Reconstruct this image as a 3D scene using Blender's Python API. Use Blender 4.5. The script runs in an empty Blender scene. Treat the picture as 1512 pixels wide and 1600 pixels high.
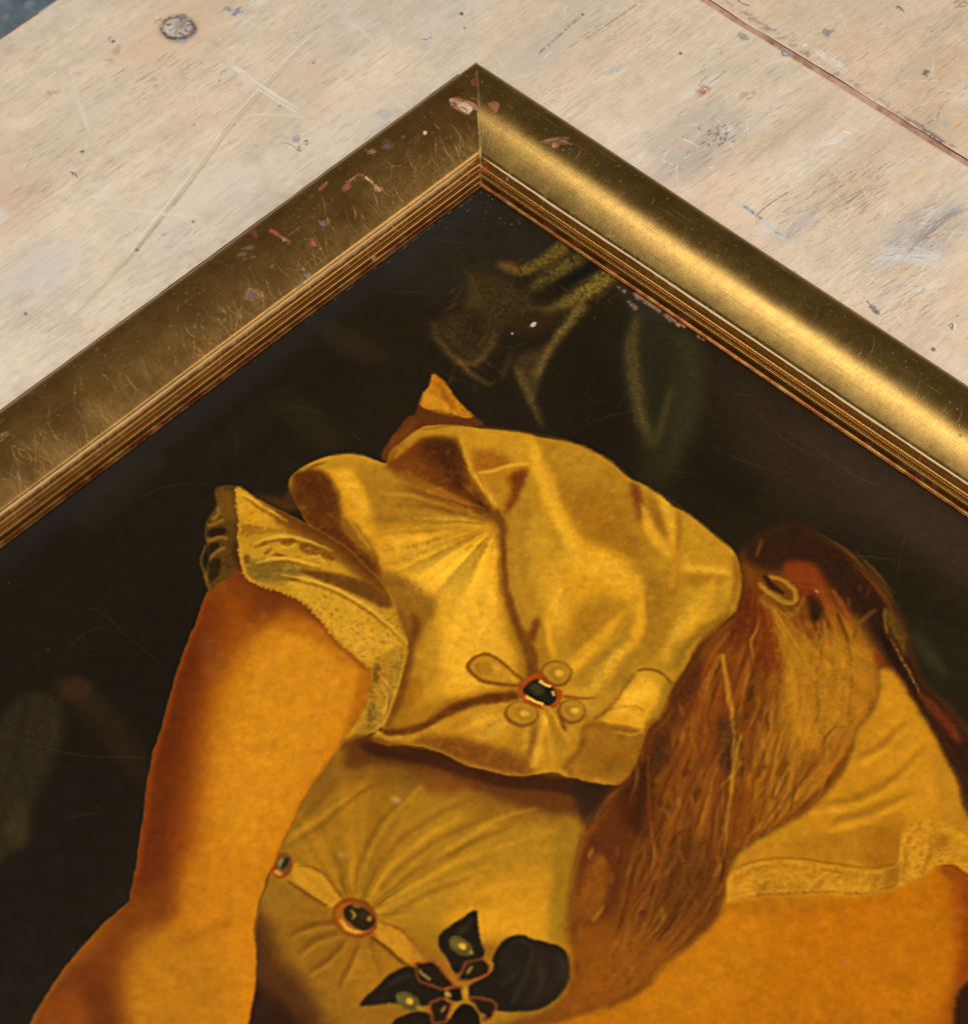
# A corner of a gilt picture frame with an old oil painting, lying on worn plywood boards.
import bpy, math
import numpy as np

scene = bpy.context.scene
COL = scene.collection
R = math.radians

# ---------------------------------------------------------------- camera
PITCH, ROLL, ALPHA, FPX, DIST = R(50.170), R(5.945), R(49.961), 6000.0, 2.0
CX, CY = 756.0, 800.0                      # optical centre in a 1512 x 1600 view
fwd = np.array([0, math.cos(PITCH), -math.sin(PITCH)]); rt = np.array([1., 0, 0]); dn = np.cross(fwd, rt)
rt, dn = math.cos(ROLL)*rt + math.sin(ROLL)*dn, -math.sin(ROLL)*rt + math.cos(ROLL)*dn
CAM = np.array([rt, dn, fwd]); EYE = -fwd*DIST
from mathutils import Matrix, Vector
cd = bpy.data.cameras.new('camera'); cam = bpy.data.objects.new('camera', cd); COL.objects.link(cam)
m = Matrix.Identity(4)
for i in range(3):
    m[i][0], m[i][1], m[i][2], m[i][3] = rt[i], -dn[i], -fwd[i], EYE[i]
cam.matrix_world = m
cd.sensor_fit = 'HORIZONTAL'; cd.sensor_width = 36; cd.lens = 36*FPX/1512
cd.clip_start, cd.clip_end = .05, 50
cd.dof.use_dof = True; cd.dof.focus_distance = 2.13; cd.dof.aperture_fstop = 26
scene.camera = cam

# ---------------------------------------------------------------- room light: a dim room, lamps and a window at the sides
w = bpy.data.worlds.new('World'); scene.world = w; w.use_nodes = True
w.node_tree.nodes['Background'].inputs[0].default_value = (1, .92, .80, 1)
w.node_tree.nodes['Background'].inputs[1].default_value = .062
def area(name, loc, at, sx, sy, power, col):
    l = bpy.data.lights.new(name, 'AREA'); l.shape = 'RECTANGLE'; l.size, l.size_y = sx, sy; l.energy = power; l.color = col
    o = bpy.data.objects.new(name, l); COL.objects.link(o); o.location = loc
    o.rotation_euler = (Vector(at) - Vector(loc)).to_track_quat('-Z', 'Y').to_euler(); return o
wl = area('window_light', (-.91, .42, 2.0), (.1, .05, 0), .40, .85, 5.6, (1, .97, .92))
zz = (wl.location - Vector((.1, .05, 0))).normalized(); yy = Vector((-.38, .925, 0)); yy = (yy - zz*yy.dot(zz)).normalized()   # its long side runs away from the viewer
wl.rotation_euler = Matrix((yy.cross(zz), yy, zz)).transposed().to_euler()
area('ceiling_light', (.1, -1.5, 2.45), (0, .1, 0), 1.5, 1.0, 80, (1, .98, .95))
area('side_light', (1.9, -.3, 1.5), (0, 0, 0), .9, 1.2, 6, (1, .96, .9))

scene.view_settings.view_transform = 'Standard'; scene.view_settings.look = 'None'
scene.view_settings.exposure = 0; scene.view_settings.gamma = 1; scene.view_settings.use_curve_mapping = False
scene.render.engine = 'CYCLES'
scene.cycles.use_denoising = True
try: scene.cycles.denoiser = 'OPENIMAGEDENOISE'
except Exception: pass
scene.cycles.max_bounces = 8

# ---------------------------------------------------------------- frame of reference: the frame's outer corner, U along one rail, V along the other
UX = np.array([math.cos(ALPHA), -math.sin(ALPHA), 0]); VX = np.array([-math.sin(ALPHA), -math.cos(ALPHA), 0])
def ray_to(px, z):                          # view ray through a point of the 1512 x 1600 view, cut at height z
    px = np.atleast_2d(np.asarray(px, float))
    d = np.stack([(px[:, 0]-CX)/FPX, (px[:, 1]-CY)/FPX, np.ones(len(px))], 1) @ CAM
    return EYE + d*((z-EYE[2])/d[:, 2])[:, None]
ORG = ray_to((743.5, 96), .030)[0]; ORG[2] = 0
def uv_at(px, z):                           # metres along the two rails
    q = ray_to(px, z) - ORG; return np.stack([q@UX, q@VX], 1)
def world(u, v, z): return ORG + UX*u + VX*v + np.array([0, 0, z])

# ---------------------------------------------------------------- paint engine
class Canvas:
    """A small software 'easel': soft polygons and tapered strokes on a float array."""
    def __init__(s, W, H, T, k, base=(0, 0, 0), seed=1):
        s.W, s.H, s.T, s.k = W, H, T, k
        s.a = np.empty((H, W, 3), np.float32); s.a[:] = np.array(base, np.float32) / 255
        s.clip = None; s.rng = np.random.default_rng(seed)
    def smooth(s, p, closed, n=6):
        p = np.asarray(p, float)
        if len(p) < 3: return p
        q = np.vstack([p[-1], p, p[0], p[1]]) if closed else np.vstack([2*p[0]-p[1], p, 2*p[-1]-p[-2]])
        a, b, c, d = q[:-3], q[1:-2], q[2:-1], q[3:]
        t = np.linspace(0, 1, n, endpoint=False)[:, None, None]
        r = .5*(2*b + (c-a)*t + (2*a-5*b+4*c-d)*t**2 + (3*b-a-3*c+d)*t**3)
        r = r.transpose(1, 0, 2).reshape(-1, 2)
        return r if closed else np.vstack([r, p[-1]])
    def raster(s, p, blur, sub=3):
        m = int(blur*2.2) + 3
        x0, y0 = np.floor(p.min(0)).astype(int) - m; x1, y1 = np.ceil(p.max(0)).astype(int) + m
        x0, y0, x1, y1 = max(x0, 0), max(y0, 0), min(x1, s.W), min(y1, s.H)
        if x1 <= x0 or y1 <= y0: return None
        w, h = x1-x0, y1-y0
        X, Y = p[:, 0]-x0, (p[:, 1]-y0)*sub - .5
        xa, ya, xb, yb = X, Y, np.roll(X, -1), np.roll(Y, -1)
        up = ya > yb; sg = np.where(up, -1., 1.)
        xa, xb, ya, yb = np.where(up, xb, xa), np.where(up, xa, xb), np.where(up, yb, ya), np.where(up, ya, yb)
        r0, r1 = np.clip(np.ceil(ya), 0, h*sub).astype(int), np.clip(np.ceil(yb), 0, h*sub).astype(int)
        cnt = np.maximum(r1-r0, 0); tot = int(cnt.sum())
        if tot == 0: return None
        e = np.repeat(np.arange(len(p)), cnt); r = np.arange(tot) - np.repeat(np.cumsum(cnt)-cnt, cnt) + r0[e]
        x = np.clip(xa[e] + (r-ya[e])*(xb[e]-xa[e])/(yb[e]-ya[e]), 0, w)
        f = x.astype(int); fr = x-f; W2 = w+2
        acc = (np.bincount(r*W2+f, sg[e]*(1-fr), h*sub*W2) + np.bincount(r*W2+f+1, sg[e]*fr, h*sub*W2)).reshape(h*sub, W2)
        mk = np.clip(np.abs(np.cumsum(acc, 1)[:, :w]), 0, 1).reshape(h, sub, w).mean(1)
        if blur > .4: mk = s.blur(mk, blur)
        return x0, y0, x1, y1, mk
    @staticmethod
    def blur(m, r):
        for n in (r*.62, r*.55, r*.5):
            n = max(int(round(n)), 0)
            if n == 0: continue
            for ax in (0, 1):
                L = m.shape[ax]; c = np.cumsum(m, ax, dtype=np.float64); q = np.arange(L)
                hi = np.minimum(q+n, L-1); o = c[hi] if ax == 0 else c[:, hi]
                if L > n+1:
                    if ax == 0: o[n+1:] -= c[:L-n-1]
                    else: o[:, n+1:] -= c[:, :L-n-1]
                m = (o/(2*n+1)).astype(np.float32)
        return m
    def put(s, R, col, al, grain=0):
        if R is None: return
        x0, y0, x1, y1, mk = R
        mk = mk*al
        if s.clip is not None: mk = mk*s.clip[y0:y1, x0:x1]
        if grain: mk = mk*np.clip(1 + .45*grain*s.tooth(y1-y0, x1-x0), 0, 1.5); mk = np.clip(mk, 0, 1)
        v = s.a[y0:y1, x0:x1]
        v += (np.asarray(col, np.float32)/255 - v)*mk[..., None]
    def tooth(s, h, w):
        """a random window of one sheet of fine noise"""
        t = Canvas.TOOTH; y, x = int(s.rng.integers(0, 900)), int(s.rng.integers(0, 900))
        return t[y:y+h, x:x+w] if y+h <= t.shape[0] and x+w <= t.shape[1] else np.take(np.take(t, np.arange(y, y+h) % t.shape[0], 0), np.arange(x, x+w) % t.shape[1], 1)
    def noise(s, h, w, r=2):
        n = s.blur(s.rng.standard_normal((h, w)).astype(np.float32), r); return n/(n.std()+1e-6)
    def poly(s, pts, col, soft=1.5, al=1., grain=0, sm=True):
        p = s.smooth(pts, True) if sm else np.asarray(pts, float)
        s.put(s.raster(s.T(p), soft*s.k), col, al, grain)
    def boost(s, M, ref, g):
        """more relief in the middle tones, warmer in the shade"""
        ref = np.asarray(ref, np.float32)/255; d = s.a-ref; l = d.mean(-1, keepdims=True)
        s.a += d*g*np.exp(-(l/.22)**2)*M[..., None]; s.a[..., 1] *= 1-.02*M*np.clip(-l[..., 0]/.15, 0, 1); np.clip(s.a, 0, 1, out=s.a)
    def warp(s, amps):
        h, w = s.H, s.W; dx = np.zeros((h, w), np.float32); dy = np.zeros((h, w), np.float32)
        for r, a in amps: dx += a*s.noise(h, w, r); dy += a*s.noise(h, w, r)
        y, x = np.mgrid[0:h, 0:w].astype(np.float32); x = np.clip(x+dx, 0, w-1.01); y = np.clip(y+dy, 0, h-1.01)
        i, j = x.astype(int), y.astype(int); f, g = (x-i)[..., None], (y-j)[..., None]; A = s.a
        s.a = ((A[j, i]*(1-f)+A[j, i+1]*f)*(1-g)+(A[j+1, i]*(1-f)+A[j+1, i+1]*f)*g).astype(np.float32)
    def rays(s, c0, M, amp, n, r0, r1, a0=0, a1=360):
        """gathers fanning out from a point: soft light and dark spokes"""
        p = s.T(np.array([c0], float))[0]; K = s.k*1.1
        y, x = np.mgrid[0:s.H, 0:s.W].astype(np.float32); dx, dy = x-p[0], y-p[1]; r = np.hypot(dx, dy)/K; th = np.arctan2(dy, dx)/(2*np.pi) % 1
        def ring(m): t = s.rng.standard_normal(m); t = np.r_[t, t[:1]]; return np.interp(th*m, np.arange(m+1), t)
        v = ring(n) + .6*ring(int(n*2.3)); v = v/v.std()
        wob = s.blur(s.rng.standard_normal((s.H, s.W)).astype(np.float32), 40); wob /= wob.std()
        f = np.clip((r-r0*.3)/(r0*.7), 0, 1)*np.clip(1-(r-r0)/(r1-r0), 0, 1)*np.clip(1+.4*wob, 0, 2)
        s.a *= (1 + amp*np.tanh(v)*f*M)[..., None]; np.clip(s.a, 0, 1, out=s.a)
    def mask(s, pts, soft=1.5, sm=True):
        p = s.smooth(pts, True) if sm else np.asarray(pts, float)
        M = np.zeros((s.H, s.W), np.float32); R = s.raster(s.T(p), soft*s.k)
        if R: x0, y0, x1, y1, mk = R; M[y0:y1, x0:x1] = mk
        return M
    def line(s, pts, w, col, soft=1., al=1., taper=(1, 1), grain=0, n=6):
        """w = full width in photo pixels; taper = relative width at the two ends"""
        p = s.smooth(pts, False, n)
        d = np.gradient(p, axis=0); d /= np.hypot(d[:, 0], d[:, 1])[:, None]+1e-9
        t = np.linspace(0, 1, len(p))
        ww = np.interp(t, np.linspace(0, 1, len(w)), w) if hasattr(w, '__len__') else w*np.interp(t, [0, .5, 1], [taper[0], 1, taper[1]])
        nrm = np.stack([-d[:, 1], d[:, 0]], 1)*(np.asarray(ww)/2).reshape(-1, 1)
        s.put(s.raster(s.T(np.vstack([p+nrm, (p-nrm)[::-1]])), soft*s.k), col, al, grain)
    def dot(s, c, rx, ry, col, rot=0, soft=1., al=1.):
        t = np.linspace(0, 2*np.pi, 22, endpoint=False); ca, sa = math.cos(math.radians(rot)), math.sin(math.radians(rot))
        x, y = rx*np.cos(t), ry*np.sin(t)
        s.poly(np.stack([c[0]+x*ca-y*sa, c[1]+x*sa+y*ca], 1), col, soft, al, sm=False)
    def flow(s, guides, n, w, cols, soft=1.2, al=.6, spread=1.):
        """strokes laid between neighbouring guide lines (hair, gathers)"""
        G = []
        for g in guides:
            g = s.smooth(g, False, 5); L = np.r_[0, np.cumsum(np.hypot(*np.diff(g, axis=0).T))]
            u = np.linspace(0, L[-1], 24); G.append(np.stack([np.interp(u, L, g[:, 0]), np.interp(u, L, g[:, 1])], 1))
        for _ in range(n):
            t = s.rng.random()*(len(G)-1); i = int(t); f = t-i
            g = G[i]*(1-f)+G[i+1]*f
            a = s.rng.integers(0, 17); b = min(24, a+s.rng.integers(6, 16))
            seg = g[a:b:2] + s.rng.normal(0, spread, (len(g[a:b:2]), 2))
            if len(seg) < 3: continue
            c = np.array(cols[s.rng.integers(len(cols))], float)*s.rng.uniform(.85, 1.15)
            s.line(seg, w*s.rng.uniform(.5, 1.5), c, soft, al*s.rng.uniform(.5, 1), (.2, .2), n=3)

Canvas.TOOTH = Canvas.blur(np.random.default_rng(77).standard_normal((1400, 1400)).astype(np.float32), 2.4); Canvas.TOOTH /= Canvas.TOOTH.std()

def paint_picture(c):
    P, L, D = c.poly, c.line, c.dot
    rng = c.rng
    # ---------------- dark ground of the picture
    P([(-400, 200), (2000, 200), (2000, 2200), (-400, 2200)], (36, 28, 18), 0, sm=False)
    P([(-300, 850), (230, 820), (330, 1000), (220, 1300), (150, 1480), (20, 1640), (-300, 1900)], (26, 20, 12), 60, .9)
    P([(-60, 900), (250, 700), (500, 540), (560, 600), (400, 760), (300, 900), (60, 1060)], (31, 24, 16), 40, .7)
    P([(600, 420), (745, 300), (870, 380), (800, 440), (690, 470)], (44, 39, 33), 30, .7)
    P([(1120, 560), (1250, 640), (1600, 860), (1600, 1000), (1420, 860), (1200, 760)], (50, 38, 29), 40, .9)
    P([(1240, 650), (1600, 880), (1600, 960), (1350, 790)], (58, 47, 39), 25, .7)  # paler patch: reflection in the varnish, painted into the ground
    P([(900, 520), (1000, 620), (1180, 760), (1130, 800), (980, 720), (880, 680)], (30, 22, 13), 30, .8)
    P([(1400, 960), (1600, 1050), (1600, 1200), (1480, 1080)], (36, 32, 20), 22, .8)
    P([(1430, 985), (1470, 1030), (1480, 1060), (1450, 1040), (1425, 1005)], (58, 52, 28), 8, .6)
    P([(430, 640), (480, 620), (530, 690), (500, 700)], (48, 40, 27), 10, .45)
    P([(490, 505), (560, 520), (605, 560), (560, 562), (520, 540)], (52, 41, 26), 12, .6)
    P([(120, 790), (200, 730), (260, 715), (200, 790), (140, 830)], (44, 38, 25), 12, .45)
    P([(330, 720), (370, 650), (440, 600), (450, 625), (400, 690)], (42, 34, 24), 14, .4)
    # olive folds at the left
    P([(28, 1090), (95, 1095), (94, 1162), (70, 1220), (47, 1275), (44, 1315), (19, 1333), (-30, 1350), (-40, 1220)], (50, 42, 23), 12, .7, grain=.2)
    P([(30, 1250), (44, 1280), (40, 1315), (22, 1325), (10, 1290)], (64, 54, 28), 9, .5)
    L([(40, 1090), (30, 1160), (8, 1230)], 10, (34, 27, 14), 6, .6)
    P([(82, 1072), (130, 1060), (175, 1105), (215, 1160), (238, 1235), (190, 1195), (135, 1130)], (48, 32, 19), 14, .65, grain=.2)
    P([(95, 1062), (130, 1058), (140, 1085), (105, 1095)], (70, 42, 20), 8, .5)
    # faded scarf above the shoulder
    P([(737, 425), (790, 438), (832, 468), (806, 500), (778, 520), (768, 548), (744, 566), (718, 560), (690, 532), (682, 505), (722, 480)], (63, 48, 24), 16.3, 0.89, grain=.35)
    P([(735, 480), (752, 495), (748, 540), (725, 535)], (38, 28, 16), 12.9, 0.73)
    L([(736, 424), (741, 468), (727, 478)], [5, 11, 4], (96, 80, 42), 9.5, 0.58)
    L([(675, 503), (687, 534), (716, 563), (742, 567), (760, 549), (776, 519)], [5, 6, 9, 9, 7, 4], (98, 78, 42), 6.1, 0.79, grain=.3)
    L([(714, 562), (738, 585), (766, 602)], [7, 6, 3], (118, 80, 40), 5.2, 0.84, grain=.3)
    L([(672, 498), (668, 512), (690, 535)], 5, (60, 48, 34), 7.8, 0.53)
    L([(778, 412), (812, 423), (845, 410), (884, 383)], [5, 14, 18, 22], (112, 90, 36), 7.8, 0.89, grain=.35)
    P([(775, 408), (800, 410), (815, 425), (795, 425)], (120, 78, 40), 7.8, 0.53)
    L([(828, 452), (856, 432), (880, 418), (908, 402)], [7, 20, 24, 20], (96, 82, 40), 9.5, 0.89, grain=.35)
    L([(866, 452), (890, 436), (912, 424), (934, 412)], [5, 14, 15, 12], (22, 20, 18), 7.8, 0.90)
    L([(850, 490), (880, 474), (905, 462), (936, 440), (958, 428)], [5, 15, 24, 28, 20], (128, 106, 46), 9.5, 0.90, grain=.35)
    P([(800, 500), (850, 478), (890, 478), (860, 510), (815, 525)], (60, 44, 22), 14.6, 0.63)
    P([(802, 565), (830, 548), (862, 540), (850, 570), (833, 596), (818, 600)], (74, 55, 30), 11.2, 0.79, grain=.3)
    L([(912, 474), (880, 515), (856, 548), (838, 590)], [20, 13, 10, 12], (116, 92, 46), 7.0, 0.89, grain=.3)
    L([(806, 572), (819, 600), (836, 640), (849, 668)], [5, 12, 8, 3], (100, 82, 44), 6.1, 0.84, grain=.3)
    L([(838, 590), (832, 612), (828, 632)], [9, 10, 5], (92, 74, 40), 7.8, 0.73)
    L([(800, 545), (790, 575), (782, 596)], [3, 6, 2], (84, 68, 40), 6.1, 0.63)
    L([(815, 478), (850, 482), (900, 468)], 6, (104, 84, 42), 7.8, 0.58)
    # leaf by the right rail
    P([(995, 490), (1040, 500), (1085, 520), (1092, 600), (1070, 680), (1040, 745), (1010, 720), (990, 640), (984, 560)], (44, 40, 25), 24.8, 0.84)
    L([(1062, 515), (1080, 560), (1078, 610), (1062, 680), (1040, 740)], [20, 36, 40, 34, 18], (56, 52, 30), 21.4, 0.79, grain=.25)
    L([(995, 492), (986, 548), (993, 603), (1004, 655), (1020, 700)], [12, 20, 22, 20, 8], (84, 72, 40), 9.5, 0.89, grain=.25)
    L([(1021, 700), (1033, 660), (1043, 626), (1046, 600)], [6, 10, 7, 3], (92, 80, 46), 7.8, 0.79)
    P([(1020, 560), (1040, 570), (1036, 620), (1022, 665), (1010, 620)], (38, 36, 22), 12.9, 0.73)
    P([(1000, 690), (1050, 690), (1040, 760), (1010, 770)], (44, 42, 20), 21.4, 0.63)
    for _ in range(300):                    # dry brushwork in the scarf
        x, y = rng.uniform(690, 950), rng.uniform(400, 600); l = rng.uniform(10, 30); d_ = rng.choice((-.62, .75, 2.1))+rng.normal(0, .2)
        if not (abs(y-(430+(x-780)*-.1)) < 60 or x < 780): continue
        L([(x, y), (x+l*.5*math.cos(d_), y+l*.5*math.sin(d_)), (x+l*math.cos(d_), y+l*math.sin(d_))], rng.uniform(1.5, 5), ((92, 74, 38), (34, 25, 14), (76, 58, 28))[rng.integers(3)], 1.6, rng.uniform(.12, .4), taper=(.3, .3), n=2)
    # ---------------- the pale shift : flap behind the shoulder
    P([(676, 583), (690, 592), (712, 620), (736, 646), (754, 664), (700, 668), (650, 676), (622, 698), (602, 722), (596, 708), (612, 684), (636, 652), (648, 646), (656, 620), (668, 606)], (96, 50, 15), 2.5, grain=.15)
    P([(676, 585), (691, 594), (712, 622), (738, 650), (720, 652), (694, 640), (672, 640), (656, 632), (660, 616), (670, 604)], (196, 126, 26), 2.5, .95, grain=.2)
    P([(662, 612), (680, 618), (700, 634), (715, 648), (690, 646), (665, 634)], (212, 146, 32), 4, .7, grain=.2)
    L([(684, 596), (694, 616), (712, 640)], [4, 9, 5], (150, 86, 16), 3.5, .75)
    P([(612, 690), (640, 660), (652, 658), (640, 680), (612, 712)], (128, 66, 16), 6, .7)
    # ---------------- main puff
    puff = [(464, 735), (488, 722), (518, 712), (548, 709), (577, 715), (601, 724), (612, 705), (634, 684), (651, 673), (675, 664), (717, 665), (758, 670), (806, 674), (848, 683), (892, 691), (919, 700), (952, 720), (982, 746),
            (1019, 764), (1052, 791), (1079, 804), (1108, 829), (1141, 856), (1156, 883), (1159, 919), (1150, 954), (1126, 976), (1096, 1002), (1079, 1032), (1060, 1061), (1049, 1084), (1037, 1115), (1013, 1139), (1004, 1166), (985, 1212),
            (961, 1227), (919, 1221), (887, 1214), (861, 1207), (835, 1210), (807, 1213), (765, 1205), (722, 1194), (690, 1177), (660, 1168), (634, 1166), (605, 1166), (578, 1156), (587, 1142), (596, 1130), (560, 1000), (520, 880), (470, 800), (452, 760)]
    P(puff, (196, 142, 32), 2)
    c.clip = c.mask(puff, 2)
    B = lambda p, col=(230, 172, 48), so=9, al=.85: P(p, col, so*1.3, al, grain=.12)      # light
    S = lambda p, col=(166, 112, 22), so=9, al=.85: P(p, col, so*1.7, al, grain=.12)      # half-shade
    K = lambda p, w, col=(112, 62, 14), so=3, al=.9: (L(p, np.asarray(w)*2.4, (150, 98, 22), so*3.2, al*.45), L(p, w, col, so*1.35, al*.92, grain=.1))   # deep fold
    # right upper mass in half-tone
    S([(830, 690), (900, 700), (960, 730), (1000, 780), (1020, 860), (1000, 900), (950, 860), (900, 850), (870, 800), (850, 740)], (184, 130, 30), 12, .9)
    S([(880, 760), (940, 770), (990, 840), (985, 880), (920, 850)], (170, 114, 24), 16, .6)
    B([(860, 700), (905, 705), (940, 730), (920, 760), (880, 740)], (196, 144, 38), 12, .7)
    # shaded hollow under the back fold
    S([(601, 724), (640, 690), (700, 690), (725, 720), (735, 760), (760, 800), (770, 815), (720, 800), (660, 770), (620, 745)], (122, 70, 16), 6, .95)
    S([(660, 690), (705, 684), (722, 715), (732, 755), (712, 765), (690, 735), (650, 712)], (76, 40, 12), 7, .95)
    S([(735, 745), (765, 790), (770, 810), (745, 795)], (86, 46, 12), 5, .8)
    S([(616, 712), (650, 692), (668, 712), (690, 742), (640, 738)], (136, 80, 18), 6, .6)
    B([(634, 686), (651, 676), (676, 667), (718, 668), (722, 684), (690, 678), (660, 682), (632, 706), (612, 718)], (196, 140, 34), 4, .9)
    # back fold and central knot of folds
    B([(716, 668), (770, 674), (826, 680), (832, 705), (836, 724), (800, 728), (760, 736), (742, 736), (728, 705)], (206, 148, 34), 5, .85)
    S([(738, 702), (770, 706), (800, 718), (790, 730), (752, 738), (738, 725)], (164, 104, 22), 5, .8)
    B([(748, 742), (790, 730), (828, 725), (824, 740), (800, 775), (788, 790), (770, 772)], (190, 132, 30), 5, .85)
    S([(795, 745), (815, 734), (824, 736), (812, 770), (798, 795), (786, 800), (800, 768)], (120, 62, 12), 4, .9)
    L([(748, 738), (770, 736), (800, 726), (828, 724)], [3, 5, 5, 4], (226, 168, 48), 2, .8)
    L([(716, 672), (722, 690), (731, 722), (745, 750), (768, 780), (786, 798)], [8, 7, 6, 7, 7, 3], (208, 152, 40), 3, .8)
    # long light ridges to the right
    L([(826, 684), (838, 715), (850, 745), (866, 790), (886, 830), (906, 858)], [10, 18, 24, 24, 26, 22], (226, 164, 38), 7, .9, grain=.1)
    L([(830, 726), (855, 752), (862, 790)], [16, 20, 12], (222, 158, 36), 6, .7)
    B([(800, 820), (830, 790), (850, 800), (880, 850), (900, 872), (900, 960), (880, 990), (850, 960), (830, 900), (812, 860)], (204, 150, 38), 12, .75)
    S([(806, 800), (822, 775), (830, 800), (822, 860), (832, 920), (846, 980), (838, 985), (818, 930), (806, 860)], (172, 124, 34), 8, .75)
    B([(905, 850), (950, 858), (985, 880), (998, 920), (994, 960), (970, 940), (930, 930), (900, 940), (880, 910)], (226, 160, 30), 10, .9)
    B([(868, 935), (880, 900), (910, 940), (900, 985), (870, 990), (862, 960)], (218, 156, 36), 9, .8)
    S([(895, 960), (940, 940), (975, 955), (960, 985), (930, 1010), (905, 1015), (892, 990)], (186, 130, 28), 10, .8)
    S([(1000, 880), (1030, 900), (1060, 900), (1050, 960), (1020, 1010), (996, 1000), (1000, 950)], (172, 122, 28), 9, .85)
    L([(996, 900), (1000, 950), (996, 990), (975, 1025), (940, 1070), (920, 1085)], [14, 16, 16, 18, 18, 10], (222, 160, 36), 5, .85, grain=.1)
    L([(975, 955), (950, 985), (915, 1020), (890, 1048)], [8, 16, 22, 16], (224, 162, 36), 5, .85)
    L([(985, 968), (972, 998), (940, 1030), (905, 1058)], [8, 12, 12, 8], (178, 130, 34), 4, .85)
    # far right folds
    S([(986, 752), (1000, 768), (1008, 800), (1000, 815), (990, 790)], (120, 66, 14), 4, .8)
    B([(1000, 785), (1012, 800), (1024, 826), (1040, 848), (1052, 862), (1044, 870), (1020, 850), (1005, 825)], (224, 164, 42), 4, .85)
    S([(1012, 772), (1026, 790), (1038, 818), (1040, 840), (1028, 826), (1016, 800)], (156, 108, 26), 4, .85)
    B([(1026, 770), (1048, 795), (1054, 830), (1056, 868), (1046, 850), (1040, 812)], (216, 156, 38), 4, .8)
    L([(1060, 795), (1060, 840), (1054, 880), (1052, 930)], [8, 10, 10, 8], (176, 122, 26), 4, .8)
    L([(1050, 840), (1054, 870), (1050, 920)], 9, (214, 152, 34), 5, .7)
    B([(1068, 880), (1095, 880), (1136, 888), (1138, 898), (1100, 894), (1070, 896)], (216, 156, 42), 4, .8)
    S([(1072, 898), (1110, 897), (1136, 905), (1100, 912), (1074, 912)], (170, 118, 26), 5, .7)
    L([(1146, 870), (1150, 900), (1148, 930), (1138, 950)], [6, 9, 8, 6], (160, 112, 28), 4, .8)
    L([(1115, 905), (1104, 940), (1078, 975), (1050, 1005), (1038, 1035)], [8, 16, 18, 18, 12], (218, 158, 38), 5, .85)
    L([(1140, 955), (1100, 985), (1072, 1010), (1058, 1040)], [8, 10, 10, 8], (150, 110, 26), 5, .8)
    S([(1050, 1000), (1070, 1000), (1066, 1035), (1052, 1055), (1046, 1030)], (172, 128, 34), 5, .6)
    P([(1008, 1000), (1030, 960), (1050, 950), (1046, 990), (1020, 1030)], (176, 124, 28), 8, .6)
    # sleeve half (left of the centre seam)
    B([(506, 738), (525, 732), (548, 735), (566, 760), (584, 800), (586, 822), (578, 840), (560, 820), (540, 798), (530, 770)], (220, 156, 32), 4, .95)
    S([(456, 752), (470, 735), (506, 738), (524, 760), (530, 792), (538, 824), (560, 850), (588, 872), (604, 920), (560, 880), (500, 838), (462, 800)], (104, 58, 14), 4, .95)
    S([(470, 745), (500, 748), (516, 790), (500, 800)], (86, 44, 12), 7, .6)
    L([(466, 738), (486, 730), (508, 722)], [4, 7, 3], (130, 84, 22), 3, .7)
    L([(470, 737), (488, 724), (520, 714), (550, 711), (580, 718), (600, 727)], [2, 4, 8, 9, 6, 3], (206, 150, 36), 3, .8)
    S([(532, 810), (548, 815), (570, 838), (584, 860), (588, 880), (560, 856), (540, 835)], (156, 106, 26), 3, .85)
    L([(544, 810), (562, 836), (578, 858)], [3, 6, 3], (206, 150, 40), 2.5, .7)
    S([(560, 722), (610, 735), (660, 755), (710, 780), (760, 812), (768, 826), (700, 822), (640, 822), (590, 830), (582, 800), (566, 750)], (180, 128, 32), 7, .85)
    S([(620, 742), (680, 765), (740, 800), (700, 800), (650, 780)], (150, 98, 22), 8, .7)
    L([(600, 732), (640, 748), (668, 770)], [3, 6, 3], (140, 100, 30), 4, .5)
    B([(590, 838), (640, 830), (700, 824), (768, 822), (776, 840), (776, 900), (780, 940), (790, 990), (806, 1030), (800, 1060), (770, 1090), (720, 1090), (680, 1070), (690, 1000), (672, 945), (640, 915), (605, 905), (594, 870)], (216, 154, 34), 6, .95)
    B([(640, 870), (700, 850), (760, 860), (772, 930), (780, 980), (790, 1040), (740, 1080), (690, 1060), (680, 1000), (684, 940), (650, 920)], (226, 164, 38), 14, .7)
    S([(592, 892), (640, 905), (676, 930), (682, 950), (660, 985), (640, 1010), (628, 985), (612, 945)], (158, 110, 28), 6, .9)
    for (pts, w) in (([(590, 836), (650, 830), (740, 824)], 5), ([(596, 862), (650, 852), (700, 835), (740, 828)], 5), ([(634, 890), (680, 868), (720, 845), (752, 830)], 7), ([(596, 884), (640, 872), (690, 852)], 5),
                     ([(715, 860), (735, 855), (772, 852)], 4), ([(728, 915), (742, 885), (752, 862)], 5), ([(770, 870), (764, 900)], 4), ([(600, 812), (660, 806), (720, 810)], 4), ([(600, 790), (660, 790), (710, 800)], 4)):
        L(pts, w*1.3, (152, 106, 26), 4, .55, (.3, .3))
    for (pts, w) in (([(594, 850), (650, 842), (720, 832)], 5), ([(640, 900), (690, 876), (730, 852)], 5), ([(745, 848), (772, 846)], 5), ([(755, 865), (772, 872)], 4), ([(760, 880), (756, 930), (770, 980)], 8), ([(590, 770), (650, 776), (720, 800)], 4), ([(730, 900), (748, 880)], 5)):
        L(pts, w*1.4, (234, 176, 50), 4.5, .5, (.3, .3))
    S([(745, 935), (765, 945), (775, 985), (765, 990), (750, 965)], (198, 140, 34), 7, .6)
    S([(660, 1010), (690, 1015), (700, 1050), (660, 1080), (640, 1070), (640, 1030)], (186, 134, 34), 12, .6)
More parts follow.
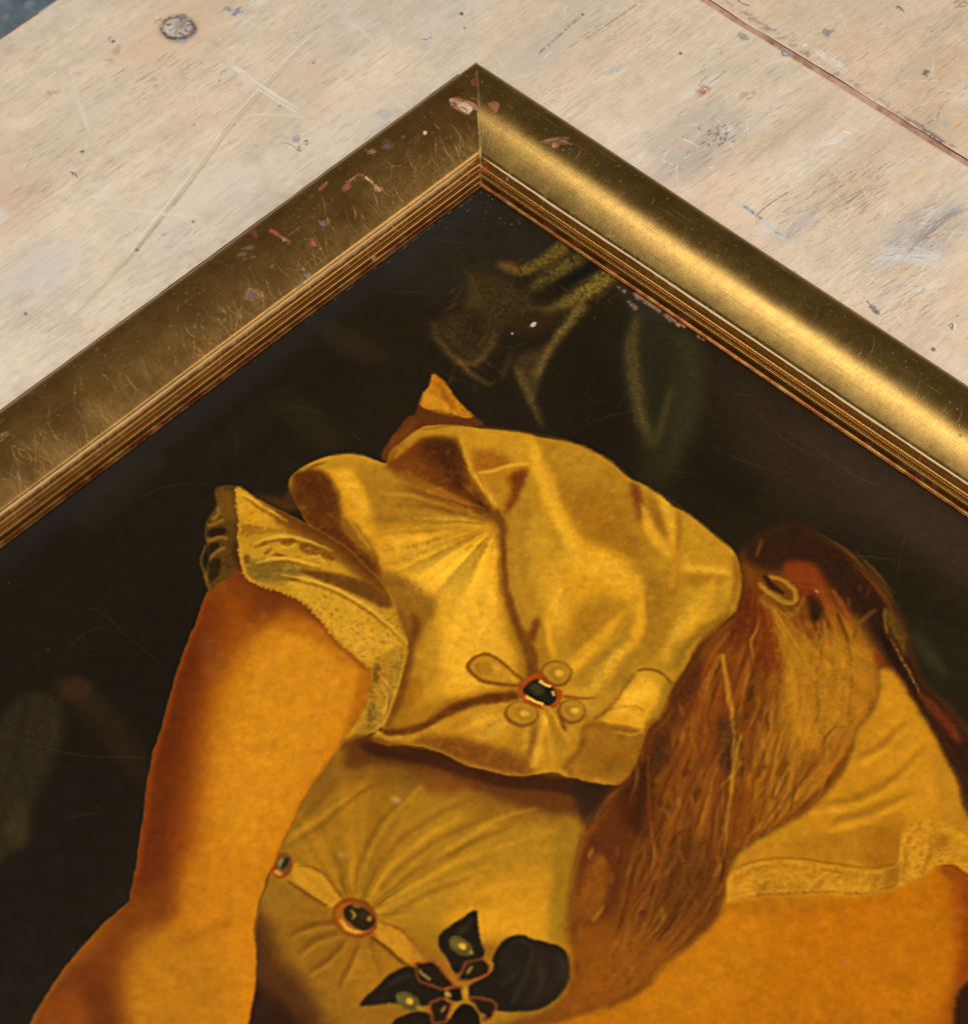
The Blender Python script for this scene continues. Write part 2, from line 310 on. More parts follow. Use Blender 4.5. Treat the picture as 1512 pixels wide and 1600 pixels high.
    # centre seam
    K([(770, 800), (784, 820), (786, 860), (788, 905), (798, 945), (812, 985), (828, 1020), (834, 1060), (838, 1072)], [16, 12, 9, 9, 12, 13, 18, 22, 20], (122, 74, 18), 2.6, .92)
    L([(778, 830), (780, 880), (786, 930)], 6, (164, 112, 26), 3, .6)
    L([(800, 815), (798, 870), (806, 930), (822, 975), (836, 990)], [6, 8, 8, 8, 4], (180, 132, 40), 3.5, .8)
    K([(828, 1000), (838, 975), (836, 965)], [12, 9, 3], (116, 62, 14), 3, .85)
    L([(852, 960), (860, 1000), (866, 1030)], [6, 9, 6], (222, 160, 38), 4, .8)
    L([(845, 985), (850, 1020), (848, 1045)], [6, 9, 7], (172, 122, 28), 4, .8)
    # lower left fold to the brooch
    S([(634, 1030), (660, 1080), (640, 1130), (610, 1140), (612, 1100)], (168, 112, 22), 8, .8)
    K([(644, 960), (650, 980), (642, 1010), (636, 1040), (620, 1100), (604, 1134)], [5, 14, 10, 9, 12, 10], (116, 66, 14), 4, .8)
    S([(620, 1110), (700, 1095), (760, 1085), (800, 1080), (760, 1100), (700, 1125), (640, 1140), (610, 1142)], (186, 128, 28), 6, .8)
    K([(594, 1144), (630, 1144), (664, 1134), (700, 1112), (740, 1096), (780, 1090), (810, 1086)], [9, 11, 10, 12, 12, 16, 12], (104, 56, 12), 2.6, .95)
    # lower pouch
    P([(600, 1152), (650, 1146), (700, 1122), (750, 1104), (810, 1098), (850, 1110), (900, 1130), (905, 1160), (890, 1190), (850, 1208), (800, 1212), (730, 1196), (690, 1176), (640, 1164)], (196, 138, 32), 3, .95)
    S([(640, 1160), (680, 1150), (730, 1156), (790, 1172), (830, 1195), (825, 1212), (770, 1206), (715, 1192), (680, 1172)], (142, 88, 22), 6, .9)
    L([(690, 1174), (725, 1192), (770, 1204), (815, 1211)], [3, 6, 6, 3], (176, 116, 30), 2.5, .75)
    B([(728, 1140), (745, 1118), (775, 1112), (800, 1130), (790, 1150), (745, 1158)], (212, 152, 38), 6, .7)
    L([(755, 1150), (765, 1132), (785, 1124)], [4, 8, 4], (160, 110, 26), 3.5, .7)
    L([(824, 1172), (822, 1150), (828, 1136)], [12, 10, 5], (222, 160, 42), 4, .75)
    L([(850, 1116), (848, 1140), (840, 1170), (832, 1200)], [9, 10, 12, 12], (224, 164, 44), 3.5, .85)
    L([(838, 1130), (832, 1160), (825, 1185)], [5, 9, 8], (156, 104, 26), 3.5, .8)
    B([(858, 1130), (884, 1128), (904, 1150), (900, 1170), (870, 1196), (848, 1204), (852, 1170)], (194, 138, 34), 5, .75)
    L([(886, 1128), (900, 1150), (902, 1162)], [4, 8, 5], (216, 156, 42), 3, .7)
    L([(874, 1118), (880, 1136), (884, 1144)], [5, 6, 2], (126, 80, 20), 2.5, .75)
    K([(910, 1142), (912, 1160), (900, 1180), (880, 1202)], [5, 9, 8, 5], (134, 82, 20), 3.5, .8)
    # lower right pouch and cuff piece
    P([(912, 1130), (960, 1136), (1000, 1142), (1006, 1160), (985, 1212), (962, 1227), (920, 1221), (885, 1212), (900, 1185), (914, 1160)], (166, 114, 26), 4, .95, grain=.15)
    S([(930, 1185), (980, 1170), (990, 1190), (960, 1205), (930, 1204)], (146, 98, 20), 7, .6)
    L([(895, 1210), (925, 1216), (960, 1222), (985, 1208)], [3, 6, 6, 3], (190, 134, 34), 3, .7)
    K([(908, 1140), (930, 1130), (960, 1136), (1000, 1144)], [8, 3, 3, 3], (140, 88, 20), 2.6, .7)
    L([(955, 1142), (985, 1148), (1010, 1142)], [2, 5, 3], (206, 150, 40), 2.5, .7)
    cuff = [(938, 1124), (960, 1100), (984, 1065), (996, 1051), (1020, 1050), (1040, 1062), (1046, 1074), (1032, 1108), (1012, 1136), (990, 1136), (960, 1130)]
    P(cuff, (214, 154, 36), 2.5, .95, grain=.1)
    P([(1040, 1064), (1052, 1078), (1036, 1116), (1012, 1138), (1010, 1124), (1030, 1092)], (168, 124, 34), 4, .85)
    L([(940, 1116), (964, 1106), (990, 1104), (1008, 1112)], [2, 4, 4, 2], (166, 112, 26), 2, .7)
    L([(994, 1048), (1016, 1046), (1036, 1055), (1050, 1070)], [3, 4, 4, 4], (136, 92, 22), 2, .8)
    K([(990, 1054), (966, 1088), (946, 1112), (926, 1124)], [3, 4, 5, 5], (140, 94, 22), 2.2, .85)
    B([(985, 1085), (1005, 1065), (1020, 1070), (1005, 1095)], (226, 166, 40), 6, .6)
    # brooch surroundings
    S([(880, 1095), (920, 1090), (960, 1050), (985, 1010), (1000, 1020), (970, 1070), (930, 1120), (900, 1130)], (172, 124, 34), 8, .7)
    L([(880, 1080), (915, 1076), (940, 1070)], [4, 9, 4], (216, 156, 38), 3.5, .8)
    L([(880, 1088), (905, 1092), (930, 1090)], [5, 4, 2], (142, 84, 18), 2, .8)
    L([(890, 1096), (915, 1104), (925, 1116)], [6, 9, 4], (200, 142, 36), 3.5, .7)
    for _ in range(900):                    # small dabs of the brush
        x, y = rng.uniform(450, 1160), rng.uniform(665, 1225); l = rng.uniform(5, 22); a = math.atan2(y-1000, x-820)+rng.normal(0, .5)
        L([(x, y), (x+.5*l*math.cos(a), y+.5*l*math.sin(a)+rng.normal(0, 1)), (x+l*math.cos(a), y+l*math.sin(a))], rng.uniform(2, 8), ((226, 166, 42), (176, 122, 26), (206, 150, 38), (160, 112, 28), (232, 178, 60))[rng.integers(5)], 3, rng.uniform(.06, .26), (.4, .4), n=2)
    for (pp, so, al) in (([(600, 850), (690, 845), (760, 850), (772, 930), (784, 1000), (790, 1045), (740, 1075), (695, 1050), (690, 990), (690, 940), (640, 905)], 18, .5), ([(640, 880), (720, 866), (760, 900), (766, 960), (720, 970), (690, 920)], 16, .45), ([(830, 690), (850, 745), (884, 830), (905, 856), (890, 862), (862, 800), (838, 740)], 7, .6), ([(905, 858), (960, 866), (990, 890), (996, 930), (960, 920), (920, 900), (890, 890)], 12, .5),
                         ([(870, 900), (885, 950), (878, 985), (862, 960)], 8, .5), ([(985, 1000), (960, 1045), (930, 1078), (922, 1070), (955, 1025)], 6, .55), ([(1105, 910), (1085, 960), (1052, 1000), (1042, 1030), (1050, 985), (1080, 940)], 7, .5), ([(525, 735), (550, 742), (572, 780), (580, 815), (560, 800), (540, 770)], 6, .5), ([(960, 1100), (985, 1070), (1015, 1060), (1028, 1075), (1000, 1100), (970, 1115)], 7, .5), ([(740, 1122), (775, 1114), (795, 1135), (760, 1150)], 7, .45), ([(848, 1120), (846, 1150), (836, 1190), (846, 1160)], 4, .6), ([(1070, 882), (1130, 890), (1134, 897), (1080, 893)], 3, .5), ([(1030, 776), (1050, 800), (1054, 850), (1044, 826)], 4, .45), ([(620, 812), (700, 806), (740, 815), (690, 818)], 7, .4)):
        P(pp, (238, 182, 54), so*1.2, al*.85, grain=.5)
    c.boost(c.clip, (198, 143, 32), .42); c.a *= (1-.02*c.clip)[..., None]
    c.rays((778, 818), c.clip*c.mask([(560, 700), (640, 720), (770, 800), (780, 900), (780, 1000), (640, 1000), (590, 880), (560, 780)], 14), .13, 46, 40, 260)
    c.rays((845, 1082), c.clip, .09, 34, 46, 300)
    c.rays((770, 800), c.clip*c.mask([(600, 720), (700, 690), (770, 790), (700, 800), (620, 760)], 10), .12, 60, 20, 200)
    c.clip = None
    # soft contour where the puff meets the dark
    L([(660, 672), (717, 664), (806, 673), (892, 690), (952, 719), (984, 746)], 3, (120, 70, 18), 2, .5)
    L([(1019, 764), (1079, 804), (1141, 856)], 3, (120, 76, 20), 2, .45)
    L([(518, 711), (548, 708), (577, 714)], 2.5, (120, 84, 24), 2, .5)
    # ---------------- jewel brooch with pearls
    def pearl(x, y, rx, ry, rot, base=(176, 128, 34), hl=(226, 172, 58), h=(4, 1)):
        D((x-1.5, y+2), rx+3.5, ry+3.5, (124, 72, 16), rot, 2, .9); D((x, y), rx, ry, base, rot, 1.2)
        D((x-1, y+1), rx*.62, ry*.55, (164, 112, 24), rot, 3, .7); D((x+h[0], y+h[1]), rx*.35, ry*.3, hl, rot, 2, .95)
    P([(728, 1046), (736, 1028), (756, 1020), (778, 1028), (800, 1046), (818, 1062), (812, 1072), (780, 1072), (750, 1066)], (120, 68, 14), 2, .9)
    P([(734, 1044), (742, 1030), (758, 1024), (776, 1032), (798, 1050), (814, 1064), (806, 1069), (780, 1066), (752, 1060)], (190, 134, 32), 1.6)
    P([(744, 1042), (752, 1034), (764, 1038), (770, 1052), (754, 1054)], (166, 112, 22), 3, .8); L([(748, 1034), (744, 1046), (752, 1056)], 2.5, (140, 92, 22), 1.5, .7)
    D((775, 1043), 8, 5, (222, 164, 44), 30, 3, .9); D((802, 1062), 6, 3.5, (220, 162, 46), 30, 2, .8)
    pearl(870, 1051, 22, 17, 0); pearl(816, 1114, 23, 17, 5); pearl(894, 1110, 19, 16, 0)
    P([(812, 1068), (834, 1054), (846, 1054), (868, 1074), (878, 1084), (870, 1104), (846, 1108), (826, 1102), (812, 1088)], (150, 66, 16), 1.5, .95)
    for q in ([(813, 1070), (836, 1057), (846, 1058)], [(870, 1076), (877, 1086), (868, 1102)], [(814, 1084), (822, 1100)]): L(q, 4, (176, 74, 20), 1.2, .9)
    P([(820, 1072), (838, 1062), (858, 1072), (866, 1080), (868, 1094), (858, 1102), (844, 1100), (828, 1090), (818, 1082)], (34, 30, 22), 1.1)
    P([(826, 1072), (842, 1068), (850, 1082), (836, 1086)], (66, 58, 36), 3, .8)
    L([(842, 1064), (852, 1071), (860, 1073)], 5, (224, 190, 92), 1, .95); L([(820, 1088), (834, 1096), (848, 1102)], 5, (222, 180, 78), 1, .95); L([(863, 1080), (865, 1088)], 5, (206, 172, 84), 1, .9)
    L([(846, 1104), (862, 1108)], 4, (206, 150, 44), 1.5, .8)
    # ---------------- shadow under the puff and the bodice
    bod = [(420, 1370), (440, 1322), (477, 1247), (507, 1195), (537, 1156), (575, 1150), (605, 1164), (634, 1167), (690, 1177), (722, 1195), (765, 1206), (807, 1214), (861, 1208), (919, 1222), (961, 1228), (985, 1214), (1000, 1240), (960, 1290), (925, 1330), (910, 1400), (905, 1460), (925, 1520), (960, 1640), (930, 1900), (380, 1900), (384, 1640), (397, 1537), (399, 1450)]
    puffM = c.mask(puff, 1.5)
    c.clip = c.mask(bod, 2)*(1-puffM)
    P([(300, 1100), (1100, 1100), (1100, 2000), (300, 2000)], (160, 114, 26), 0, sm=False)
    P([(520, 1150), (700, 1160), (1000, 1200), (1000, 1290), (900, 1300), (800, 1285), (700, 1250), (600, 1230), (520, 1240), (470, 1280)], (138, 92, 24), 18, .9, grain=.1)
    P([(560, 1150), (700, 1160), (1000, 1190), (1000, 1270), (900, 1275), (820, 1262), (740, 1235), (660, 1205), (590, 1195), (540, 1200)], (92, 48, 16), 9, .9)
    P([(570, 1158), (690, 1172), (760, 1200), (880, 1215), (1000, 1225), (960, 1260), (870, 1238), (780, 1230), (700, 1206), (630, 1188), (580, 1180)], (58, 28, 13), 5, .9)
    P([(900, 1225), (970, 1228), (960, 1275), (925, 1310), (905, 1270)], (46, 30, 18), 8, .9)
    P([(640, 1195), (700, 1212), (720, 1240), (660, 1230)], (110, 56, 16), 10, .6)
    P([(700, 1300), (800, 1290), (900, 1290), (915, 1350), (905, 1440), (880, 1480), (780, 1470), (680, 1440), (620, 1400), (640, 1340)], (176, 126, 28), 22, .8, grain=.1)
    P([(740, 1390), (820, 1370), (865, 1375), (862, 1440), (855, 1480), (780, 1470), (700, 1440)], (204, 142, 28), 16, .85)
    P([(868, 1300), (912, 1300), (905, 1380), (895, 1460), (860, 1470), (862, 1380)], (146, 108, 24), 8, .8)
    P([(540, 1230), (600, 1230), (640, 1290), (600, 1360), (560, 1400), (500, 1370), (470, 1320)], (172, 116, 22), 16, .6)
    for q in ([(566, 1414), (590, 1360), (628, 1310), (690, 1270), (760, 1236)], [(572, 1418), (620, 1360), (690, 1310), (780, 1270)], [(578, 1424), (640, 1370), (720, 1325), (800, 1290)], [(552, 1408), (562, 1350), (590, 1290), (640, 1240)],
              [(540, 1405), (534, 1360), (520, 1330)], [(440, 1330), (500, 1290), (560, 1240), (610, 1218)], [(450, 1300), (490, 1262), (520, 1230)], [(590, 1440), (660, 1400), (740, 1370)]):
        L(q, [4, 9, 8, 4], (128, 86, 20), 4, .62)
    for q in ([(570, 1420), (604, 1364), (650, 1318), (720, 1278)], [(558, 1412), (574, 1340), (610, 1280), (660, 1226)], [(584, 1428), (650, 1382), (730, 1342), (860, 1300)], [(450, 1312), (500, 1278), (570, 1226)], [(545, 1404), (548, 1350)], [(700, 1330), (780, 1280), (840, 1262)]):
        L(q, [3, 7, 6, 3], (204, 146, 36), 3.5, .6)
    c.rays((556, 1434), c.clip, .10, 44, 40, 420)
    # left lower bodice
    P([(396, 1400), (420, 1380), (470, 1385), (540, 1420), (620, 1470), (690, 1520), (640, 1620), (520, 1640), (380, 1640)], (146, 98, 24), 14, .9)
    P([(390, 1430), (420, 1440), (440, 1500), (470, 1530), (500, 1580), (520, 1640), (380, 1660)], (74, 40, 18), 16, .9)
    P([(388, 1540), (430, 1560), (470, 1600), (500, 1660), (380, 1660)], (46, 24, 15), 12, .9)
    P([(410, 1390), (450, 1385), (480, 1410), (440, 1430), (412, 1425)], (150, 108, 30), 8, .7)
    P([(560, 1480), (620, 1490), (640, 1530), (580, 1560), (530, 1540)], (170, 114, 24), 14, .7)
    for q in ([(525, 1440), (480, 1448), (450, 1462)], [(528, 1456), (490, 1470), (465, 1490)], [(540, 1468), (510, 1500), (480, 1520)], [(560, 1475), (545, 1510), (530, 1540)], [(580, 1470), (590, 1500), (600, 1530)]):
        L(q, [5, 8, 3], (108, 66, 16), 3.5, .7)
        L(np.array(q)+(4, 8), [4, 6, 3], (184, 128, 32), 3, .55)
    # ribbon joining the jewels
    P([(456, 1352), (476, 1352), (510, 1372), (534, 1402), (540, 1412), (516, 1418), (486, 1398), (460, 1376)], (202, 142, 32), 3, .9)
    L([(466, 1352), (500, 1362), (526, 1392), (538, 1406)], [2, 4, 5, 5], (134, 84, 18), 2, .85)
    L([(450, 1376), (480, 1398), (512, 1416)], [3, 5, 4], (112, 66, 14), 2, .85)
    L([(470, 1362), (500, 1385), (524, 1408)], 5, (176, 118, 22), 3, .5)
    P([(588, 1444), (610, 1444), (640, 1466), (668, 1500), (640, 1506), (610, 1482), (590, 1466)], (198, 136, 32), 3, .85)
    L([(592, 1440), (620, 1450), (650, 1476), (664, 1494)], [3, 5, 5, 4], (142, 86, 18), 2.5, .8)
    L([(578, 1464), (600, 1478), (626, 1502), (640, 1508)], [4, 6, 6, 3], (104, 58, 14), 2.2, .85)
    P([(640, 1470), (680, 1480), (700, 1510), (680, 1520)], (150, 92, 26), 8, .6)
    c.clip = None
    # ---------------- jewels on the bodice
    D((440, 1352), 17, 21, (142, 62, 16), 25, 1.6); D((442, 1349), 12, 14, (96, 80, 42), 25, 1.4); D((446, 1349), 5, 10, (44, 34, 20), 30, 1.4, .9); D((438, 1347), 4, 6, (150, 124, 70), 20, 1.5, .8); D((434, 1364), 7, 4.5, (206, 142, 56), 20, 1.5, .9)
    D((554, 1434), 36, 30, (132, 64, 16), 28, 2); D((552, 1436), 31, 25, (164, 92, 24), 28, 2.2, .8)
    L([(531, 1436), (541, 1450), (556, 1456), (568, 1454)], [3, 6, 6, 3], (222, 164, 52), 1.4, .95)
    P([(538, 1418), (552, 1413), (572, 1422), (584, 1436), (582, 1446), (566, 1454), (548, 1444), (538, 1432)], (44, 31, 17), 1.4)
    L([(548, 1421), (553, 1430), (550, 1437)], [3, 5, 3], (176, 134, 58), 1.4, .9); D((577, 1436), 4, 5, (170, 124, 46), 20, 1.5, .9); D((556, 1416), 7, 2.5, (150, 110, 50), 10, 1.4, .8); D((566, 1430), 7, 7, (64, 44, 22), 0, 3, .7)
    # ---------------- dark bow
    DK = (33, 26, 19)
    P([(640, 1500), (690, 1500), (760, 1480), (800, 1460), (770, 1500), (700, 1540)], (150, 92, 22), 10, .5)
    P([(742, 1422), (746, 1440), (750, 1468), (757, 1492), (735, 1512), (714, 1522), (697, 1498), (685, 1475), (688, 1459), (714, 1440)], DK, 1.8)
    P([(562, 1572), (590, 1541), (622, 1514), (650, 1512), (690, 1540), (696, 1560), (660, 1572), (608, 1568)], DK, 1.8)
    P([(771, 1496), (779, 1478), (794, 1466), (814, 1461), (832, 1468), (854, 1473), (877, 1481), (888, 1498), (890, 1530), (874, 1557), (847, 1576), (816, 1581), (781, 1580), (740, 1566), (728, 1546), (750, 1530), (768, 1518)], DK, 2.4)
    P([(838, 1480), (870, 1486), (884, 1505), (880, 1536), (850, 1566), (822, 1570), (826, 1530)], (44, 34, 27), 8, .8)
    L([(832, 1474), (826, 1510), (812, 1545), (800, 1570)], [5, 10, 10, 6], (52, 42, 32), 4, .7)
    P([(790, 1480), (812, 1476), (812, 1510), (795, 1530), (780, 1510)], (40, 31, 25), 7, .7)
    for (q, w_, cc) in (([(736, 1436), (726, 1452), (712, 1464)], 8, (56, 46, 34)), ([(744, 1460), (748, 1478)], 6, (50, 40, 30)), ([(600, 1546), (626, 1528), (650, 1524)], 9, (54, 44, 32)), ([(590, 1562), (620, 1552)], 6, (48, 38, 28)), ([(800, 1474), (818, 1470), (830, 1478)], 7, (62, 50, 38)), ([(868, 1490), (880, 1510), (876, 1534)], 8, (60, 48, 36)), ([(780, 1540), (800, 1530), (815, 1512)], 9, (50, 40, 31)), ([(840, 1500), (848, 1530), (836, 1556)], 10, (54, 43, 33)), ([(858, 1494), (862, 1520), (852, 1550)], 4, (24, 18, 13))):
        L(q, w_, cc, 4, .7, (.3, .3))
    P([(612, 1600), (634, 1586), (662, 1582), (700, 1592), (720, 1572), (740, 1574), (752, 1600), (760, 1640), (740, 1690), (640, 1690), (600, 1640)], DK, 2.2)
    P([(708, 1590), (722, 1571), (738, 1574), (746, 1600), (730, 1625)], (27, 20, 14), 2, .9)
    def gem(p, hl):
        P(p, (38, 26, 17), 1.2, sm=False); q = list(p)+[p[0]]
        for i in range(len(p)): L([q[i], q[i+1]], 3.6, (168, 80, 34), 1.3, rng.uniform(.55, .9))
        for h in hl: L(h, 4, (176, 142, 66), 1.5, .85)
    gem([(648, 1504), (676, 1503), (702, 1530), (712, 1543), (690, 1546), (654, 1534)], [[(655, 1516), (664, 1526), (672, 1532)]])
    gem([(728, 1504), (754, 1498), (764, 1508), (762, 1524), (734, 1534), (716, 1532)], [[(736, 1510), (730, 1522)]])
    gem([(672, 1566), (690, 1560), (706, 1568), (698, 1596), (676, 1600)], [[(696, 1572), (690, 1582)]])
    gem([(734, 1558), (770, 1564), (776, 1572), (768, 1590), (756, 1596)], [[(752, 1584), (758, 1590)]])
    D((712, 1553), 16, 12, (32, 22, 15), 0, 1.5); D((700, 1554), 6, 5, (182, 140, 56), 40, 1.5, .95); D((726, 1552), 6, 10, (190, 130, 44), 0, 1.6, .95); L([(696, 1546), (712, 1542), (724, 1546)], 4, (160, 84, 32), 1.4, .8)
    for (x, y, r) in ((720, 1479, 35), (638, 1565, 28)):
        D((x, y), 22, 13, (88, 76, 36), r, 2.4); D((x-6, y-3), 9, 8, (116, 100, 52), r, 3.5, .7); D((x+2, y), 6.5, 5.5, (222, 172, 62), r, 1.8, .95); D((x+17, y+10), 4, 3, (176, 140, 60), r, 1.5, .8); L([(x-14, y-7), (x-17, y+2), (x-10, y+9)], 2.5, (128, 112, 62), 1.5, .6)
    # ---------------- hair
    hair = [(1163, 856), (1190, 837), (1217, 825), (1247, 820), (1274, 836), (1318, 864), (1351, 894), (1386, 930), (1402, 960), (1417, 992), (1421, 1026), (1441, 1069), (1468, 1093), (1495, 1121), (1530, 1180), (1530, 1330), (1509, 1275), (1494, 1224), (1481, 1198), (1454, 1140), (1422, 1088), (1394, 1047), (1372, 1040), (1374, 1077), (1366, 1107), (1336, 1145), (1330, 1174),
            (1311, 1213), (1262, 1267), (1206, 1300), (1158, 1330), (1140, 1360), (1136, 1401), (1122, 1434), (1089, 1468), (1037, 1510), (1005, 1547), (943, 1578), (880, 1600), (800, 1625), (770, 1610), (800, 1594), (850, 1580), (876, 1560), (892, 1530), (892, 1490), (884, 1450), (892, 1400), (901, 1344), (910, 1304), (928, 1280), (958, 1234), (985, 1212), (1004, 1166), (1013, 1139), (1037, 1115), (1049, 1084), (1060, 1061), (1079, 1032), (1096, 1002), (1126, 976), (1150, 954), (1159, 919), (1154, 880)]
    P(hair, (122, 66, 16), 9)
    c.clip = c.mask(hair, 9)
    # broad tones
    P([(1150, 850), (1220, 815), (1290, 830), (1400, 930), (1420, 1020), (1540, 1180), (1540, 1340), (1490, 1215), (1400, 1055), (1345, 985), (1318, 945), (1290, 915), (1250, 890), (1190, 890)], (56, 32, 17), 12, .85)
    P([(1225, 880), (1270, 880), (1290, 920), (1300, 960), (1265, 940), (1240, 910)], (140, 60, 18), 7, .8)
    P([(1160, 930), (1185, 925), (1210, 985), (1225, 1050), (1190, 1050), (1168, 1000)], (112, 48, 12), 9, .8)
    P([(1190, 940), (1225, 960), (1260, 1010), (1330, 960), (1366, 1030), (1368, 1100), (1320, 1180), (1260, 1240), (1220, 1160), (1235, 1060)], (158, 98, 20), 14, .85)
    P([(1225, 1000), (1262, 1010), (1262, 1100), (1225, 1130)], (178, 116, 22), 12, .7)
    P([(1100, 1030), (1130, 1020), (1142, 1120), (1140, 1220), (1110, 1180), (1080, 1110)], (132, 60, 16), 10, .8)
    P([(1120, 1130), (1146, 1130), (1142, 1200), (1120, 1190)], (62, 38, 20), 7, .75)
    P([(1020, 1130), (1060, 1070), (1090, 1040), (1090, 1110), (1060, 1130), (1020, 1190), (1000, 1200)], (104, 52, 16), 8, .8)
    P([(985, 1215), (1012, 1180), (1016, 1250), (1010, 1310), (980, 1290), (960, 1260)], (72, 34, 14), 10, .85)
    P([(930, 1290), (965, 1240), (985, 1260), (985, 1340), (960, 1420), (920, 1440), (900, 1370)], (98, 48, 17), 12, .8)
    P([(1000, 1330), (1040, 1300), (1100, 1330), (1130, 1380), (1090, 1450), (1020, 1480), (980, 1420)], (104, 56, 16), 16, .7)
    P([(890, 1410), (915, 1380), (935, 1340), (950, 1360), (940, 1420), (915, 1440)], (140, 78, 16), 7, .7)
    P([(900, 1460), (980, 1450), (1060, 1480), (1000, 1545), (900, 1590), (820, 1610), (880, 1560)], (142, 78, 14), 14, .7)
    P([(1180, 1180), (1240, 1190), (1300, 1200), (1250, 1260), (1190, 1295), (1150, 1320), (1148, 1230)], (116, 64, 14), 14, .7)
    P([(1320, 1090), (1345, 1090), (1330, 1150), (1318, 1190), (1260, 1262), (1210, 1292), (1260, 1220), (1300, 1160)], (134, 66, 12), 8, .75)
    g1 = [[(1165, 930), (1150, 980), (1110, 1030), (1085, 1090), (1050, 1150), (1010, 1240), (985, 1340), (960, 1430)],
          [(1175, 930), (1160, 985), (1130, 1050), (1110, 1120), (1080, 1200), (1040, 1300), (1010, 1400), (950, 1520)],
          [(1185, 925), (1175, 1000), (1150, 1080), (1140, 1160), (1110, 1250), (1090, 1350), (1040, 1450), (940, 1560)],
          [(1190, 930), (1200, 1000), (1165, 1090), (1145, 1190), (1140, 1290), (1130, 1370), (1080, 1460), (980, 1560)]]
    g2 = [[(1190, 930), (1215, 990), (1200, 1080), (1170, 1180), (1150, 1290), (1140, 1340)],
          [(1200, 930), (1235, 990), (1235, 1090), (1215, 1180), (1180, 1270), (1150, 1320)],
          [(1250, 920), (1270, 990), (1275, 1090), (1255, 1180), (1210, 1270), (1160, 1320)],
          [(1290, 920), (1310, 990), (1320, 1080), (1300, 1160), (1250, 1240), (1180, 1310)],
          [(1310, 950), (1345, 1010), (1355, 1090), (1330, 1150), (1285, 1220), (1215, 1290)]]
    g3 = [[(1190, 850), (1260, 850), (1330, 920), (1380, 1010), (1430, 1100), (1520, 1290)], [(1220, 830), (1290, 850), (1360, 920), (1410, 1010), (1460, 1100), (1530, 1240)], [(1250, 822), (1310, 855), (1380, 930), (1418, 1015), (1480, 1105), (1530, 1190)]]
    c.flow(g1, 150, 7, [(150, 84, 20), (92, 44, 14), (134, 62, 16), (168, 104, 26), (76, 36, 14), (120, 66, 18)], 2.6, .36, 5)
    c.flow(g2, 190, 6, [(186, 122, 28), (150, 88, 18), (128, 66, 14), (196, 134, 36), (112, 60, 14), (170, 108, 24)], 2.4, .36, 4)
    c.flow(g3, 40, 7, [(74, 38, 16), (52, 26, 13), (64, 32, 14)], 2.5, .5, 3)
    c.flow(g1, 60, 3, [(176, 112, 32), (84, 40, 14), (150, 74, 22)], 1.4, .38, 4)
    c.flow(g2, 70, 3, [(204, 142, 40), (120, 62, 14), (180, 108, 26)], 1.4, .36, 3.5)
    for _ in range(460):                    # broken, dabbed colour
        x, y = rng.uniform(890, 1370), rng.uniform(900, 1560); l = rng.uniform(8, 34); a = R_hair(x, y) + rng.normal(0, .3)
        L([(x, y), (x+.5*l*math.cos(a), y+.5*l*math.sin(a)), (x+l*math.cos(a), y+l*math.sin(a))], rng.uniform(3, 12), ((160, 94, 22), (76, 38, 13), (134, 58, 16), (184, 122, 30), (98, 52, 15), (66, 34, 14))[rng.integers(6)], 2.8, rng.uniform(.15, .5), taper=(.5, .4), n=3)
    # named strands
    L([(1128, 1022), (1136, 1070), (1142, 1110), (1146, 1160), (1143, 1230), (1137, 1300), (1132, 1340)], [6, 8, 8, 6, 6, 7, 3], (190, 128, 34), 1.8, .85)
    L([(1124, 1024), (1108, 1060), (1098, 1095)], [7, 10, 4], (158, 98, 26), 2.5, .75)
    L([(1156, 1150), (1150, 1185), (1144, 1200)], [3, 5, 2], (190, 138, 44), 1.6, .8)
    L([(1144, 1240), (1136, 1320), (1126, 1380)], [3, 5, 4], (84, 38, 12), 2.4, .7)
    L([(1200, 900), (1222, 906), (1240, 922), (1244, 936), (1236, 942), (1216, 936), (1192, 918), (1184, 910)], [5, 7, 7, 7, 7, 8, 7, 4], (176, 126, 34), 1.8, .85)
    L([(1192, 898), (1206, 916), (1226, 928)], [7, 9, 4], (58, 34, 16), 2.5, .85)
    L([(1186, 938), (1210, 955), (1238, 962)], [6, 9, 5], (152, 100, 26), 3, .75)
    L([(1208, 950), (1222, 985), (1236, 1040), (1244, 1110), (1238, 1170)], [8, 12, 14, 14, 6], (186, 126, 28), 4, .7)
    L([(1182, 870), (1190, 842)], [3, 8], (142, 84, 30), 3, .7)
    P([(1262, 925), (1280, 935), (1284, 960), (1268, 972)], (52, 28, 14), 5, .85)
    L([(1300, 920), (1318, 950), (1332, 978)], [5, 10, 4], (156, 80, 22), 3, .75)
    L([(1308, 960), (1326, 1010), (1330, 1070), (1324, 1120)], [4, 6, 5, 3], (96, 48, 12), 2.4, .75)
    L([(1288, 970), (1292, 1040), (1284, 1120), (1268, 1170)], [4, 9, 8, 4], (188, 124, 30), 3, .6)
    P([(1332, 1000), (1366, 1030), (1372, 1078), (1358, 1110), (1336, 1130), (1334, 1060)], (172, 110, 24), 7, .75)
    L([(1330, 870), (1355, 900), (1382, 935), (1398, 965)], [3, 6, 8, 4], (116, 70, 22), 3, .75)
    P([(1380, 950), (1398, 960), (1414, 995), (1416, 1028), (1404, 1010), (1388, 985)], (112, 76, 22), 4, .8, grain=.2)
    L([(1382, 950), (1384, 985), (1406, 1025), (1428, 1066), (1440, 1090)], [2, 3, 3.5, 3, 1.5], (172, 118, 34), 1.2, .75, grain=.6)
    L([(1382, 990), (1400, 1040), (1430, 1090)], 12, (46, 24, 13), 6, .6)
    L([(1440, 1085), (1462, 1110), (1490, 1145), (1500, 1160)], [6, 18, 16, 8], (124, 56, 20), 5, .75, grain=.2)
